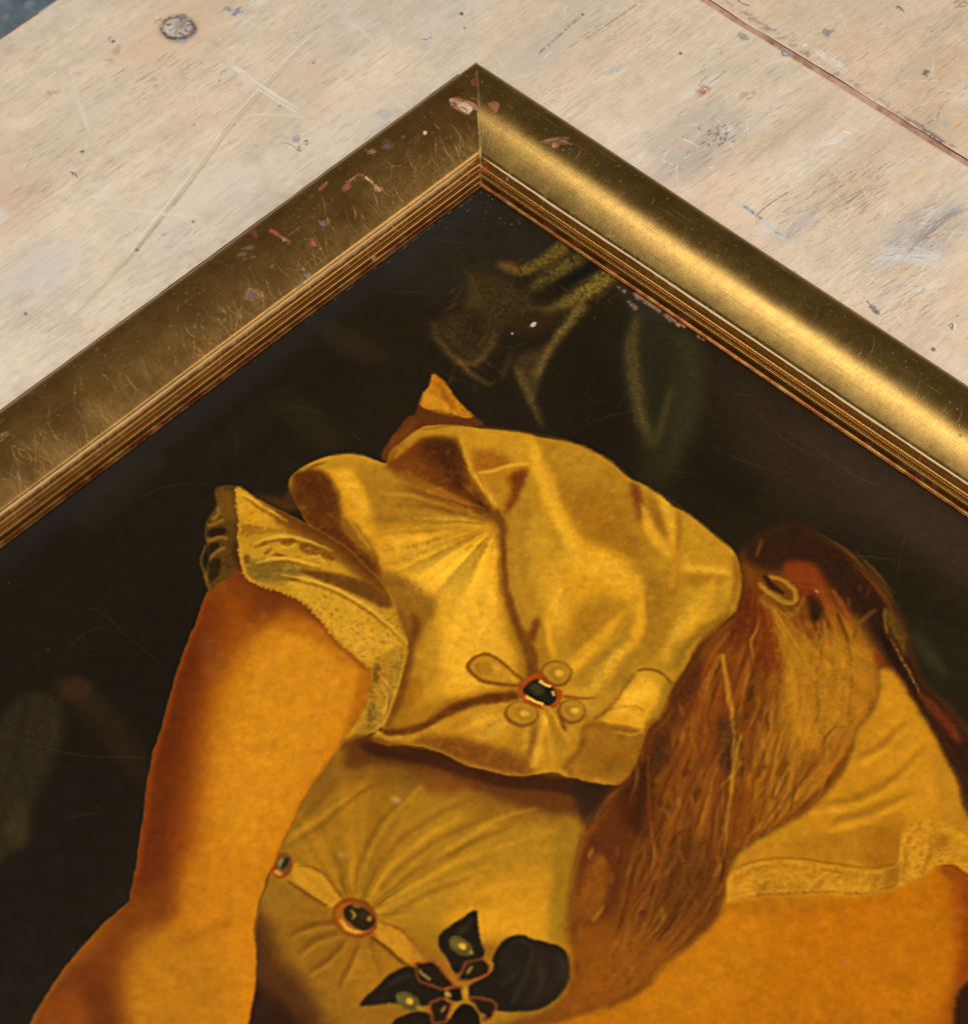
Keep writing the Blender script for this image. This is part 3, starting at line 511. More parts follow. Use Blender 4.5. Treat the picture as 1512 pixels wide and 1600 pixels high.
    L([(1364, 1022), (1390, 1046)], [6, 5], (128, 40, 18), 3, .75)
    L([(928, 1278), (945, 1252), (965, 1236)], [3, 7, 3], (146, 74, 26), 3, .75)
    L([(1012, 1180), (1014, 1250), (1020, 1320), (1030, 1350)], [4, 6, 5, 3], (150, 84, 22), 2.5, .7)
    for q in ([(1040, 1265), (1046, 1282)], [(1058, 1247), (1064, 1262)], [(1008, 1440), (1000, 1462)], [(965, 1470), (950, 1495)], [(1190, 1160), (1200, 1180)]): L(q, 7, (180, 116, 34), 3, .7, (.4, .4))
    for q in ([(1034, 1250), (1030, 1262)], [(1075, 1200), (1070, 1215)], [(1042, 1180), (1040, 1195)], [(1195, 1195), (1185, 1215)], [(1230, 1190), (1215, 1215)]): L(q, 9, (82, 38, 12), 4, .7, (.5, .5))
    for (pp, col, so, al) in (([(1205, 970), (1240, 985), (1270, 1000), (1330, 1000), (1360, 1040), (1350, 1110), (1290, 1170), (1240, 1150), (1220, 1080)], (184, 122, 26), 20, .68), ([(1000, 1190), (1022, 1160), (1022, 1250), (1012, 1320), (985, 1300), (970, 1260)], (76, 40, 16), 14, .55),
                              ([(1118, 1130), (1146, 1120), (1146, 1200), (1122, 1195)], (66, 40, 22), 9, .5), ([(1072, 1100), (1100, 1085), (1124, 1110), (1120, 1180), (1096, 1210), (1074, 1170)], (140, 72, 22), 12, .5), ([(905, 1400), (918, 1350), (940, 1335), (945, 1390), (925, 1435)], (146, 84, 20), 8, .55),
                              ([(1050, 1090), (1075, 1045), (1095, 1020), (1092, 1060), (1066, 1105)], (84, 42, 15), 6, .6), ([(1025, 1155), (1045, 1150), (1040, 1190), (1020, 1210)], (66, 40, 18), 6, .55), ([(1140, 1330), (1150, 1250), (1170, 1230), (1180, 1290)], (136, 66, 12), 8, .5), ([(1235, 890), (1270, 884), (1290, 915), (1296, 945), (1262, 930)], (134, 62, 20), 10, .5),
                              ([(930, 1480), (1000, 1470), (1050, 1500), (980, 1550), (900, 1585)], (150, 84, 16), 14, .5), ([(1185, 960), (1205, 960), (1225, 1030), (1215, 1060), (1196, 1020)], (126, 52, 14), 7, .55), ([(1150, 960), (1165, 930), (1178, 960), (1170, 1000), (1140, 1010)], (96, 40, 13), 7, .55), ([(1050, 1330), (1100, 1300), (1125, 1370), (1080, 1440), (1030, 1430)], (92, 50, 16), 16, .45)):
        P(pp, col, so, al, grain=.3)
    for _ in range(60):
        x, y = rng.uniform(1000, 1340), rng.uniform(960, 1300); a0 = R_hair(x, y)+rng.normal(0, .15); ph = rng.uniform(0, 6.28); n_ = 9; st = rng.uniform(9, 15)
        q = [(x+i*st*math.cos(a0)+4*math.sin(ph+i*.9), y+i*st*math.sin(a0)) for i in range(n_)]
        L(q, rng.uniform(2, 5), ((196, 132, 36), (78, 40, 14), (160, 92, 24), (120, 54, 16))[rng.integers(4)], 1.8, rng.uniform(.25, .6), (.15, .15), n=3)
    c.boost(c.clip, (118, 66, 18), .28); c.a *= (1-.07*c.clip)[..., None]
    c.rays((1180, 905), c.clip*c.mask([(1150, 900), (1360, 960), (1380, 1120), (1150, 1340), (900, 1600), (880, 1400), (1000, 1180)], 12), .03, 170, 60, 760)
    c.clip = None
    L([(1150, 850), (1180, 845), (1200, 830), (1240, 818), (1280, 838)], 14, (40, 26, 15), 9, .6)
    for e in ([(1058, 1061), (1049, 1084), (1037, 1115), (1013, 1139), (1004, 1166), (985, 1212)], [(960, 1235), (928, 1280), (910, 1304), (901, 1344), (892, 1400), (884, 1450)], [(1330, 1174), (1311, 1213), (1262, 1267), (1206, 1300), (1158, 1330)], [(1122, 1434), (1089, 1468), (1037, 1510), (1005, 1547), (943, 1578)], [(1274, 836), (1318, 864), (1351, 894), (1386, 930), (1402, 960)], [(1150, 954), (1126, 976), (1096, 1002), (1079, 1032)]):
        e = c.smooth(e, False, 8)
        for _ in range(16):
            i = int(rng.integers(0, max(1, len(e)-14))); q = e[i:i+14:4]+rng.normal(0, 4.5, 2)
            L(q, rng.uniform(1.5, 4.5), ((120, 66, 18), (86, 44, 14), (150, 90, 26))[rng.integers(3)], 1.8, rng.uniform(.2, .55), (.2, .2), n=3)
    # ---------------- right shoulder : shift, lace hem, skin
    sh = [(1374, 1046), (1394, 1049), (1422, 1090), (1454, 1142), (1483, 1200), (1496, 1226), (1511, 1278), (1600, 1420), (1600, 1480), (1512, 1370), (1470, 1352), (1440, 1372), (1400, 1388), (1380, 1394), (1330, 1402), (1280, 1398), (1180, 1404), (1137, 1412), (1134, 1400), (1140, 1360), (1158, 1331), (1206, 1300), (1262, 1267), (1311, 1213), (1330, 1174), (1336, 1145), (1366, 1107), (1374, 1077)]
    skin = [(1137, 1400), (1180, 1398), (1280, 1392), (1380, 1386), (1440, 1366), (1470, 1346), (1540, 1380), (1540, 1500), (1514, 1526), (1492, 1552), (1484, 1600), (1470, 1700), (1440, 1900), (860, 1900), (820, 1640), (880, 1598), (943, 1577), (1005, 1547), (1037, 1510), (1089, 1468), (1122, 1434)]
    P([(1470, 1340), (1540, 1380), (1560, 1800), (1440, 1800), (1480, 1560)], (48, 26, 14), 4)
    P(skin, (182, 108, 9), 6)  # base lowered to stand in for light falling off toward the bottom
    c.clip = c.mask(skin, 6)
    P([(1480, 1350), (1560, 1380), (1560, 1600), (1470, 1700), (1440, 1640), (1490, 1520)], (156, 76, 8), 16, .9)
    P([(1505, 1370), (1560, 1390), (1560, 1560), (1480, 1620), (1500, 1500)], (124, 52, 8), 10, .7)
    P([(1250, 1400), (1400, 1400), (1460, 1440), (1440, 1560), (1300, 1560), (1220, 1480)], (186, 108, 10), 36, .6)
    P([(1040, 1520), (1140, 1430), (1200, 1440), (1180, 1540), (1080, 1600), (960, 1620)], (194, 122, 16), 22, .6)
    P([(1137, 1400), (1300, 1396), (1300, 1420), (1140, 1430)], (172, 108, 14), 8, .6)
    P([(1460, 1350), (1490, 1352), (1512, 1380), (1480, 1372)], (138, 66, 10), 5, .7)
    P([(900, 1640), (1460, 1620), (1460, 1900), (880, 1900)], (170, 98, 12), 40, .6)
    for _ in range(260):
        x, y = rng.uniform(900, 1500), rng.uniform(1400, 1700); P([(x, y), (x+rng.uniform(6, 20), y+rng.uniform(-6, 4)), (x+rng.uniform(4, 18), y+rng.uniform(4, 14))], ((194, 120, 18), (170, 98, 6), (182, 112, 18))[rng.integers(3)], 5, .3)
    c.clip = None
    P(sh, (192, 130, 24), 6)
    shM = c.mask(sh, 2); c.clip = shM
    P([(1390, 1060), (1460, 1160), (1500, 1250), (1440, 1270), (1380, 1200), (1370, 1110)], (208, 142, 28), 20, .7)
    P([(1460, 1170), (1510, 1280), (1540, 1330), (1470, 1270)], (176, 120, 30), 12, .7)
    P([(1190, 1330), (1280, 1300), (1400, 1270), (1412, 1290), (1402, 1344), (1350, 1350), (1260, 1342)], (170, 112, 20), 12, .85)
    P([(1350, 1310), (1404, 1290), (1402, 1350), (1360, 1354)], (158, 98, 16), 8, .7)
    P([(1150, 1345), (1210, 1305), (1270, 1285), (1240, 1320), (1190, 1340)], (182, 124, 24), 9, .6)
    for q in ([(1262, 1270), (1330, 1262), (1390, 1230), (1440, 1180)], [(1290, 1300), (1360, 1280), (1420, 1250)], [(1330, 1200), (1370, 1180), (1410, 1140)]):
        L(q, [4, 13, 11, 5], (218, 152, 32), 5, .8); L(np.array(q)+(6, -15), [4, 11, 10, 4], (150, 98, 18), 5.5, .75)
    L([(1140, 1362), (1180, 1346), (1240, 1342), (1300, 1350), (1360, 1357), (1400, 1350)], [3, 4, 5, 5, 5, 4], (140, 90, 16), 2.4, .75)
    lacehem = [(1137, 1372), (1160, 1354), (1190, 1345), (1240, 1344), (1300, 1352), (1360, 1358), (1402, 1352), (1406, 1312), (1418, 1292), (1442, 1282), (1472, 1284), (1516, 1312), (1570, 1360), (1570, 1440), (1512, 1368), (1470, 1352), (1440, 1372), (1400, 1388), (1380, 1394), (1330, 1402), (1280, 1398), (1180, 1404), (1137, 1412)]
    P(lacehem, (196, 134, 28), 2.2, .95)
    c.clip = shM*c.mask(lacehem, 2)
    P([(1180, 1380), (1230, 1376), (1280, 1390), (1260, 1402), (1190, 1402)], (170, 114, 20), 7, .7)
    P([(1370, 1360), (1398, 1352), (1398, 1384), (1360, 1390)], (164, 114, 24), 5, .7)
    P([(1404, 1320), (1425, 1300), (1442, 1330), (1430, 1366), (1402, 1380)], (208, 146, 30), 5, .7)
    P([(1455, 1300), (1480, 1306), (1476, 1330), (1458, 1326)], (150, 100, 22), 5, .7)
    L([(1470, 1288), (1500, 1306), (1530, 1330)], 10, (212, 152, 36), 4, .7)
    c_lace(c, [(1135, 1345, 1400, 1410), (1400, 1285, 1520, 1400)], 190, (220, 160, 46), (138, 86, 14))
    for q in ([(1140, 1376), (1165, 1358), (1195, 1350), (1240, 1350)], [(1240, 1350), (1300, 1358), (1360, 1364), (1398, 1358)], [(1406, 1380), (1408, 1340), (1414, 1308), (1430, 1292)], [(1436, 1370), (1446, 1330), (1450, 1300)], [(1140, 1404), (1180, 1396), (1230, 1392), (1290, 1390), (1350, 1392), (1396, 1380)], [(1176, 1400), (1190, 1376), (1206, 1360)], [(1260, 1392), (1280, 1372), (1292, 1362)]):
        L(q, [2, 5, 4, 2], (220, 160, 46), 2.4, .5, grain=1.2); L(np.array(q)+(5, 4), [2, 8, 6, 2], (142, 92, 16), 4, .5, grain=.8)
    lace_rows(c, [(1140, 1408), (1180, 1400), (1280, 1394), (1330, 1398), (1380, 1390), (1400, 1384)], (6, 17, 29), 12, (216, 156, 44), (140, 88, 14), .5)
    lace_rows(c, [(1404, 1384), (1440, 1370), (1470, 1350), (1512, 1368)], (6, 18, 32, 46), 12, (216, 156, 44), (144, 92, 16), .5)
    P([(1384, 1356), (1404, 1350), (1402, 1386), (1380, 1392)], (140, 92, 18), 5, .6)
    c.clip = None
    L([(1470, 1354), (1490, 1354), (1512, 1370)], [2, 5, 6], (120, 50, 8), 2, .8)
    # ---------------- arm
    arm = [(375, 880), (352, 905), (326, 924), (309, 970), (284, 1030), (271, 1075), (256, 1127), (238, 1187), (228, 1255), (219, 1319), (206, 1398), (200, 1412), (169, 1438), (131, 1479), (94, 1523), (72, 1557), (53, 1590), (30, 1660), (0, 1800), (-10, 1900), (360, 1900), (380, 1660), (388, 1600), (398, 1537), (399, 1490), (398, 1444), (416, 1376), (440, 1322), (477, 1247), (507, 1197), (537, 1158), (560, 1120), (574, 1090), (580, 1060), (580, 1040), (540, 990), (480, 940), (420, 905), (390, 890)]
    P(arm, (200, 125, 17), 2.8)  # base dimmed too: the same light falloff put into the colour
    c.clip = c.mask(arm, 2.0)
    P([(375, 860), (420, 900), (500, 950), (600, 1030), (600, 1060), (540, 1010), (470, 975), (410, 985), (350, 1030), (300, 1110), (260, 1100), (290, 960), (330, 900)], (126, 62, 12), 17, 1)
    P([(330, 910), (390, 890), (450, 930), (430, 960), (370, 980), (320, 1010), (300, 990)], (106, 48, 12), 12, .75)
    P([(320, 900), (400, 960), (390, 1030), (362, 1090), (345, 1160), (336, 1230), (322, 1300), (310, 1380), (300, 1430), (150, 1450), (180, 1380), (200, 1300), (210, 1220), (230, 1120), (262, 1020)], (150, 76, 10), 38, .9)
    P([(320, 920), (352, 960), (338, 1020), (318, 1090), (308, 1160), (300, 1230), (288, 1300), (276, 1380), (268, 1430), (180, 1440), (190, 1380), (210, 1300), (218, 1220), (240, 1120), (270, 1020)], (116, 50, 8), 22, .95)
    P([(310, 980), (322, 1010), (296, 1080), (282, 1150), (268, 1230), (258, 1300), (246, 1380), (200, 1420), (212, 1330), (222, 1250), (240, 1160), (270, 1060)], (98, 40, 8), 15, .95)
    P([(246, 1200), (262, 1210), (256, 1290), (246, 1360), (226, 1390), (226, 1320)], (100, 46, 12), 9, .6)
    L([(322, 930), (305, 980), (280, 1040), (262, 1110), (242, 1180), (232, 1250), (224, 1310), (212, 1380)], 9, (142, 58, 12), 4, .6)
    P([(410, 985), (480, 985), (540, 1020), (560, 1070), (530, 1130), (470, 1220), (420, 1320), (340, 1330), (330, 1230), (350, 1100)], (214, 142, 28), 36, .8)
    P([(560, 1050), (582, 1040), (578, 1096), (540, 1150), (552, 1100)], (160, 90, 14), 8, .7)
    P([(440, 955), (500, 975), (556, 1030), (540, 1040), (490, 1000), (440, 985)], (176, 102, 18), 10, .6)
    L([(578, 1044), (576, 1084), (540, 1156), (508, 1197), (478, 1248), (441, 1322), (418, 1376)], 6, (162, 88, 12), 4, .65)
    # elbow and forearm
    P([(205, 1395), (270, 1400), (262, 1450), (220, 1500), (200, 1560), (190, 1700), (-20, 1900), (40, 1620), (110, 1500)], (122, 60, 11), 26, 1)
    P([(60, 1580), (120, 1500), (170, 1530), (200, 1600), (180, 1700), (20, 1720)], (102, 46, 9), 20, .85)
    P([(80, 1560), (120, 1545), (140, 1600), (100, 1640), (60, 1610)], (148, 74, 14), 12, .6)
    P([(210, 1470), (270, 1450), (330, 1470), (360, 1540), (350, 1640), (240, 1680), (200, 1580)], (180, 116, 20), 24, .85)
    P([(300, 1340), (400, 1340), (392, 1440), (392, 1540), (330, 1480), (280, 1440)], (200, 126, 20), 22, .7)
    L([(202, 1408), (170, 1438), (132, 1478), (95, 1523), (73, 1557)], 6, (128, 70, 16), 4, .6)
    L([(388, 1600), (397, 1540), (398, 1470)], 8, (196, 110, 18), 4, .6)
    L([(262, 1470), (310, 1460), (360, 1440)], 14, (150, 88, 14), 12, .6)
    for _ in range(420):
        x, y = rng.uniform(220, 580), rng.uniform(960, 1700)
        if x < 350-(y-1000)*.12: continue
        P([(x, y), (x+rng.uniform(6, 18), y+rng.uniform(-6, 4)), (x+rng.uniform(4, 16), y+rng.uniform(4, 12))], ((216, 142, 28), (196, 118, 12), (204, 130, 24))[rng.integers(3)], 4, .22)
    P([(310, 985), (345, 1010), (350, 1060), (320, 1050)], (150, 84, 40), 10, .35)
    c.clip = None
    # ---------------- sleeve lace
    dk = [(339, 762), (372, 760), (380, 790), (382, 850), (380, 884), (356, 902), (340, 912), (328, 924), (320, 900), (326, 872), (322, 846), (320, 820), (330, 802), (338, 790)]
    P(dk, (92, 62, 20), 2.2, .95, grain=.25)
    c.clip = c.mask(dk, 1.5)
    P([(326, 828), (350, 824), (352, 834), (328, 840)], (36, 24, 12), 2, .9); P([(326, 852), (342, 848), (340, 862), (324, 872)], (36, 26, 13), 2, .9)
    P([(326, 880), (344, 872), (342, 894), (328, 908)], (40, 28, 14), 2.4, .85); P([(362, 852), (382, 846), (382, 890), (366, 880)], (70, 38, 14), 5, .8)
    P([(340, 770), (366, 768), (372, 812), (346, 806)], (120, 78, 22), 6, .7)
    for q in ([(324, 822), (340, 816), (350, 812)], [(322, 846), (344, 840), (356, 842)], [(328, 872), (340, 862), (352, 856)], [(338, 792), (342, 802), (332, 812)]): L(q, 5, (150, 110, 34), 2, .75)
    c.clip = None
    L([(321, 852), (314, 876), (322, 902), (327, 922)], [2.5, 2.5, 3.5, 2], (140, 104, 34), 1.4, .8)
    lace = [(370, 760), (393, 773), (417, 788), (458, 809), (506, 833), (548, 862), (577, 891), (601, 917), (617, 951), (633, 996), (634, 1023), (612, 1103), (596, 1136), (566, 1152), (532, 1163), (554, 1130), (572, 1097), (581, 1064), (579, 1041), (554, 1023), (524, 996), (495, 961), (466, 936), (430, 922), (399, 911), (383, 899), (377, 880), (374, 840), (372, 800)]
    P(lace, (188, 138, 32), 1.8)
    lm = c.mask(lace, 1.6); c.clip = lm
    P([(400, 776), (440, 792), (500, 822), (570, 880), (606, 925), (560, 900), (500, 858), (460, 826), (420, 800)], (140, 84, 18), 5, .9)
    P([(440, 795), (490, 815), (550, 860), (600, 912), (570, 896), (510, 850), (460, 815)], (96, 54, 14), 5, .8)
    P([(372, 765), (390, 778), (430, 800), (470, 832), (440, 832), (400, 822), (376, 812)], (208, 152, 32), 4, .85)
    P([(376, 820), (420, 824), (452, 832), (420, 834), (376, 838)], (160, 108, 24), 4, .7)
    P([(380, 846), (440, 832), (500, 840), (550, 876), (590, 915), (600, 930), (550, 905), (500, 895), (440, 880), (400, 890)], (196, 144, 34), 5, .8)
    P([(386, 884), (420, 872), (470, 884), (480, 900), (430, 905), (400, 905)], (136, 108, 34), 5, .85)
    P([(470, 892), (520, 896), (570, 910), (606, 940), (600, 950), (550, 925), (500, 908)], (120, 76, 18), 4, .85)
    P([(440, 896), (480, 900), (540, 925), (600, 960), (628, 1000), (610, 1030), (585, 1050), (550, 1016), (510, 975), (470, 935)], (206, 152, 38), 4, .9)
    P([(590, 1030), (628, 1010), (630, 1030), (610, 1100), (594, 1134), (560, 1150), (576, 1100), (584, 1066)], (176, 128, 36), 4, .85)
    P([(582, 1040), (596, 1044), (590, 1070), (578, 1092)], (120, 84, 24), 3, .75); P([(576, 1100), (590, 1100), (590, 1128), (574, 1140)], (124, 94, 30), 4, .7)
    P([(612, 1040), (632, 1020), (624, 1060), (610, 1090)], (150, 116, 34), 4, .6)
    for (x, y, rx, ry, r) in ((450, 846, 12, 6, -15), (484, 858, 18, 9, 20), (512, 870, 13, 5, 25), (412, 850, 8, 3, -55), (418, 862, 8, 3, -50), (438, 868, 12, 3, 10), (414, 794, 9, 3, 35), (386, 874, 5, 7, 0), (430, 892, 10, 3, 10), (460, 905, 8, 3, 10)):
        D((x, y), rx, ry, (134, 84, 18), r, 1.8, .85); L([(x-rx, y+ry+2), (x, y+ry+3), (x+rx, y+ry+2)], 3, (214, 160, 46), 1.5, .6)
    c_lace(c, [(450, 900, 632, 1050), (470, 920, 630, 1040), (560, 1030, 632, 1140)], 150, (218, 164, 50), (146, 98, 22))
    c_lace(c, [(380, 780, 540, 910)], 40, (212, 156, 42), (146, 98, 22))
    lace_rows(c, [(384, 898), (430, 921), (466, 934), (495, 960), (524, 995), (554, 1022), (578, 1040)], (5, 15, 26, 38, 51), 11, (222, 170, 58), (124, 78, 16), .55)
    lace_rows(c, [(374, 785), (376, 840), (380, 880)], (-6, -17, -29), 11, (216, 164, 54), (124, 78, 16), .45)
    lace_rows(c, [(590, 1060), (600, 1090), (590, 1125)], (4, -8), 11, (214, 162, 52), (124, 82, 18), .5)
    P([(440, 790), (500, 822), (560, 868), (604, 915), (618, 950), (590, 930), (540, 885), (480, 845), (430, 815)], (112, 68, 16), 9, .75)
    P([(470, 890), (530, 898), (580, 915), (612, 950), (560, 930), (510, 910)], (112, 72, 18), 6, .7)
    P([(378, 872), (420, 880), (470, 896), (440, 912), (400, 908)], (126, 98, 30), 8, .6)
    for q in ([(440, 898), (490, 908), (545, 932), (600, 970), (630, 1002)], [(395, 850), (430, 838), (470, 842), (520, 862)], [(400, 880), (440, 872), (500, 884)], [(376, 770), (410, 792), (450, 816)], [(590, 1050), (606, 1080), (600, 1120)]):
        L(q, [2, 5, 5, 2], (226, 174, 62), 1.8, .65); L(np.array(q)+(2, 6), [2, 5, 5, 2], (134, 90, 20), 2.6, .55)
    c.boost(lm, (184, 134, 32), .35)
    c.clip = None
    for q in ([(371, 764), (374, 800), (374, 840), (378, 880), (384, 898), (399, 910), (430, 921), (466, 934), (495, 960), (524, 995), (554, 1022), (578, 1040)],):
        L(q, 3.2, (206, 152, 40), 1.2, .8)
    L([(400, 914), (432, 926), (468, 942), (496, 968), (526, 1004), (556, 1032), (574, 1046)], 5, (104, 52, 12), 3.5, .6)
    L([(633, 996), (634, 1023), (612, 1103), (596, 1136)], 2.5, (208, 156, 44), 1.2, .65)
    L([(622, 950), (640, 1000), (640, 1030), (620, 1106), (604, 1138)], 7, (116, 70, 16), 4, .6)
    for t in np.linspace(0, 1, 46):
        i = t*11; q = np.array([(371, 764), (374, 800), (374, 840), (378, 880), (384, 898), (399, 910), (430, 921), (466, 934), (495, 960), (524, 995), (554, 1022), (578, 1040)], float)
        j = min(int(i), 10); p = q[j]*(1-i+j)+q[j+1]*(i-j); D(p+rng.normal(0, 1.2, 2)+(-1, 1), 2.6, 2.2, (200, 148, 42), 0, 1, .7)
    L([(458, 745), (480, 736), (505, 744)], 5, (88, 48, 14), 4, .5)
    P([(393, 770), (440, 778), (456, 760), (470, 790), (450, 800), (420, 786)], (84, 50, 16), 6, .7)
    # fold tip under the lace
    L([(588, 1143), (600, 1152), (620, 1162)], [4, 8, 4], (206, 150, 44), 2, .8)
    L([(533, 1164), (566, 1154), (598, 1160), (640, 1172)], 12, (84, 40, 12), 6, .7)

def R_hair(x, y):
    """the fall of the hair (radians)"""
    return math.radians(96 + 22*min(max((y-1050)/400, 0), 1) + (10 if x > 1200 else 0))

def lace_rows(c, path, offs, step, lt, dk, al=.6):
    """rows of little eyelets that follow the border of the lace"""
    q = c.smooth(path, False, 10); L = np.r_[0, np.cumsum(np.hypot(*np.diff(q, axis=0).T))]
    for k, d in enumerate(offs):
        for u in np.arange(step*(.5 if k % 2 else 0), L[-1], step):
            p = np.array([np.interp(u, L, q[:, 0]), np.interp(u, L, q[:, 1])]); p2 = np.array([np.interp(u+2, L, q[:, 0]), np.interp(u+2, L, q[:, 1])])
            t = p2-p; t = t/(np.hypot(*t)+1e-6); n = np.array([t[1], -t[0]]); o = p+n*d+c.rng.normal(0, 3.2, 2); r = step*.34*c.rng.uniform(.5, 1.5)
            an = math.degrees(math.atan2(t[1], t[0]))+c.rng.normal(0, 20)
            c.dot(o, r*1.25, r*1.0, lt, an, 1.2, al*c.rng.uniform(.4, 1)); c.dot(o+(.5, .6), r*.9, r*.42, dk, an, 1.5, al*c.rng.uniform(.2, 1.))

def c_lace(c, boxes, n, lt, dk):
    """little curls and eyelets of bobbin lace"""
    r = c.rng
    for k in range(n):
        b = boxes[k % len(boxes)]; x, y = r.uniform(b[0], b[2]), r.uniform(b[1], b[3]); R = r.uniform(4, 10); a0 = r.uniform(0, 6.28); s = r.choice((-1, 1))
        t = a0 + s*np.linspace(0, r.uniform(2, 4.4), 7); rr = R*np.linspace(1, .45, 7)
        q = np.stack([x+rr*np.cos(t), y+.8*rr*np.sin(t)], 1)
        c.line(q+(1.2, 1.8), 2.8, dk, 1.3, .5, (.5, .5), n=3); c.line(q, 2.2, lt, 1.1, .45, (.5, .5), n=3)
        x, y = r.uniform(b[0], b[2]), r.uniform(b[1], b[3]); a = r.uniform(0, 3.14); l = r.uniform(4, 12)
        c.line([(x, y), (x+.5*l*math.cos(a), y+.5*l*math.sin(a)+1), (x+l*math.cos(a), y+l*math.sin(a))], r.uniform(2, 4.5), dk, 1.8, r.uniform(.15, .5), (.4, .4), n=2)
        x, y = r.uniform(b[0], b[2]), r.uniform(b[1], b[3]); c.line([(x, y), (x+l*.6*math.cos(a+1), y+l*.6*math.sin(a+1)), (x+l*math.cos(a+1.2), y+l*math.sin(a+1.2))], r.uniform(1.5, 3.5), lt, 1.3, r.uniform(.3, .6), (.4, .4), n=2)

def paint_wear_sheen(c):
    """canvas grain, dust, chips and hairlines in the varnish, and a painted-in edge sheen"""
    rng, L, D, P = c.rng, c.line, c.dot, c.poly
    h, w = c.H, c.W
    c.warp([(2.2, .2), (5, .26), (12, .35)])
    for r_, g_ in ((2.2, .55), (7, .28)):          # crisper brushwork
        sm = np.stack([c.blur(c.a[..., i], r_*c.k) for i in range(3)], -1); c.a = np.clip(c.a+g_*(c.a-sm), 0, 1)
    c.a *= np.array([1., .965, .80], np.float32)   # old yellowed varnish
    c.a *= (1 + .014*c.noise(h, w, 1.2) + .017*c.noise(h, w, 3) + .016*c.noise(h, w, 8))[..., None]
    c.a += (.003*c.noise(h, w, 1.0))[..., None]
    # flaked edge by the right rail
    for (x, y, a, b, r) in ((993, 462, 8, 4, 25), (1004, 468, 9, 5, 35), (1016, 475, 8, 5, 35), (1026, 483, 6, 4, 30), (1044, 496, 8, 5, 35), (1056, 503, 8, 5, 30), (1066, 508, 5, 3, 25), (989, 479, 6, 4, 20), (982, 472, 3, 2, 0), (1092, 526, 4, 3, 30), (1098, 529, 4, 2, 30), (974, 455, 4, 2, 20), (966, 449, 3, 2, 20)):
        t = np.linspace(0, 6.28, 9, endpoint=False); q = np.stack([x+a*np.cos(t)*rng.uniform(.6, 1.3, 9), y+(b+.4*a*np.cos(t))*np.sin(t)*rng.uniform(.6, 1.3, 9)+.5*a*np.cos(t)], 1)
        P(q, (190, 124, 88), 1, .95, grain=.6); P(q+(1, -2), (216, 164, 128), 1, .5, grain=1.4)
    P([(960, 440), (1000, 452), (1060, 500), (1020, 500), (985, 490)], (62, 58, 56), 8, .35)
    P([(828, 508), (833, 503), (838, 504), (836, 509), (831, 511)], (206, 190, 164), .8); D((800, 521), 2.4, 1.8, (170, 150, 130), 0, .8)
    D((619, 1250), 8, 5, (196, 150, 96), 20, 2.5, .7); D((533, 1336), 7, 4, (184, 140, 90), 10, 3, .55); D((1320, 1506), 4, 3, (150, 110, 90), 0, 1.5, .8); D((1276, 924), 4, 1.8, (206, 150, 130), 30, 1, .8)
    for q in ([(0, 1143), (40, 1157), (85, 1172), (130, 1181), (180, 1183), (240, 1182), (290, 1172)], [(118, 950), (150, 952), (172, 968), (200, 995), (270, 1052)], [(90, 1040), (110, 1010), (140, 985), (170, 978)], [(640, 366), (700, 376), (770, 384)], [(600, 457), (640, 456), (682, 458)],
              [(775, 542), (800, 542), (835, 530)], [(960, 640), (985, 610), (1010, 606)], [(905, 668), (950, 650), (1000, 642)], [(1300, 868), (1360, 870), (1420, 880)], [(1400, 912), (1410, 850), (1425, 820)], [(100, 1280), (125, 1275), (150, 1270)], [(195, 1267), (206, 1250)], [(1100, 690), (1160, 720), (1230, 740)],
              [(1180, 640), (1230, 690), (1290, 720)], [(430, 640), (470, 636), (530, 660)], [(200, 790), (260, 760), (330, 756)], [(1260, 690), (1330, 740), (1400, 770)]):
        L(q, 1.2, (110, 98, 84), .7, .3, (.3, .3))
    for _ in range(150):
        x, y = rng.uniform(0, 1500), rng.uniform(330, 1350); a = rng.uniform(0, 3.14); l = rng.uniform(8, 34); k = rng.uniform(-.3, .3)
        L([(x, y), (x+l*np.cos(a), y+l*np.sin(a)), (x+2*l*np.cos(a+k), y+2*l*np.sin(a+k))], 1.2, (110, 100, 88), .7, rng.uniform(.08, .25), (.2, .2), n=3)
    for _ in range(120):
        x, y = rng.uniform(-50, 1560), rng.uniform(300, 1600); D((x, y), rng.uniform(.6, 1.4), rng.uniform(.5, 1.1), (180, 170, 155), 0, .7, rng.uniform(.15, .55))
    for _ in range(26):   # dust gathered in the far corner
        x = 751+rng.normal(0, 38); y = 296+abs(x-751)*.72+abs(rng.normal(0, 14)); D((x, y), rng.uniform(.8, 2), rng.uniform(.7, 1.5), (176, 168, 152), 0, .7, rng.uniform(.2, .6))
    # left sight edge: scuffed pale line and a varnish sheen painted in
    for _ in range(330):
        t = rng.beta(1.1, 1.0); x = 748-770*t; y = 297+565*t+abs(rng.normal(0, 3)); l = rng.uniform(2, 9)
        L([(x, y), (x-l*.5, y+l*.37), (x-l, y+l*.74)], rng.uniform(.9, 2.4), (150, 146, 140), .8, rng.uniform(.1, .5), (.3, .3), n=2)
    c.clip = None
    L([(751, 296), (400, 560), (0, 862), (-200, 1012)], 60, (44, 46, 52), 20, .35, n=3)  # soft bluish sheen of the varnish, put into the colour
    c.a = np.clip(c.a, 0, 1)

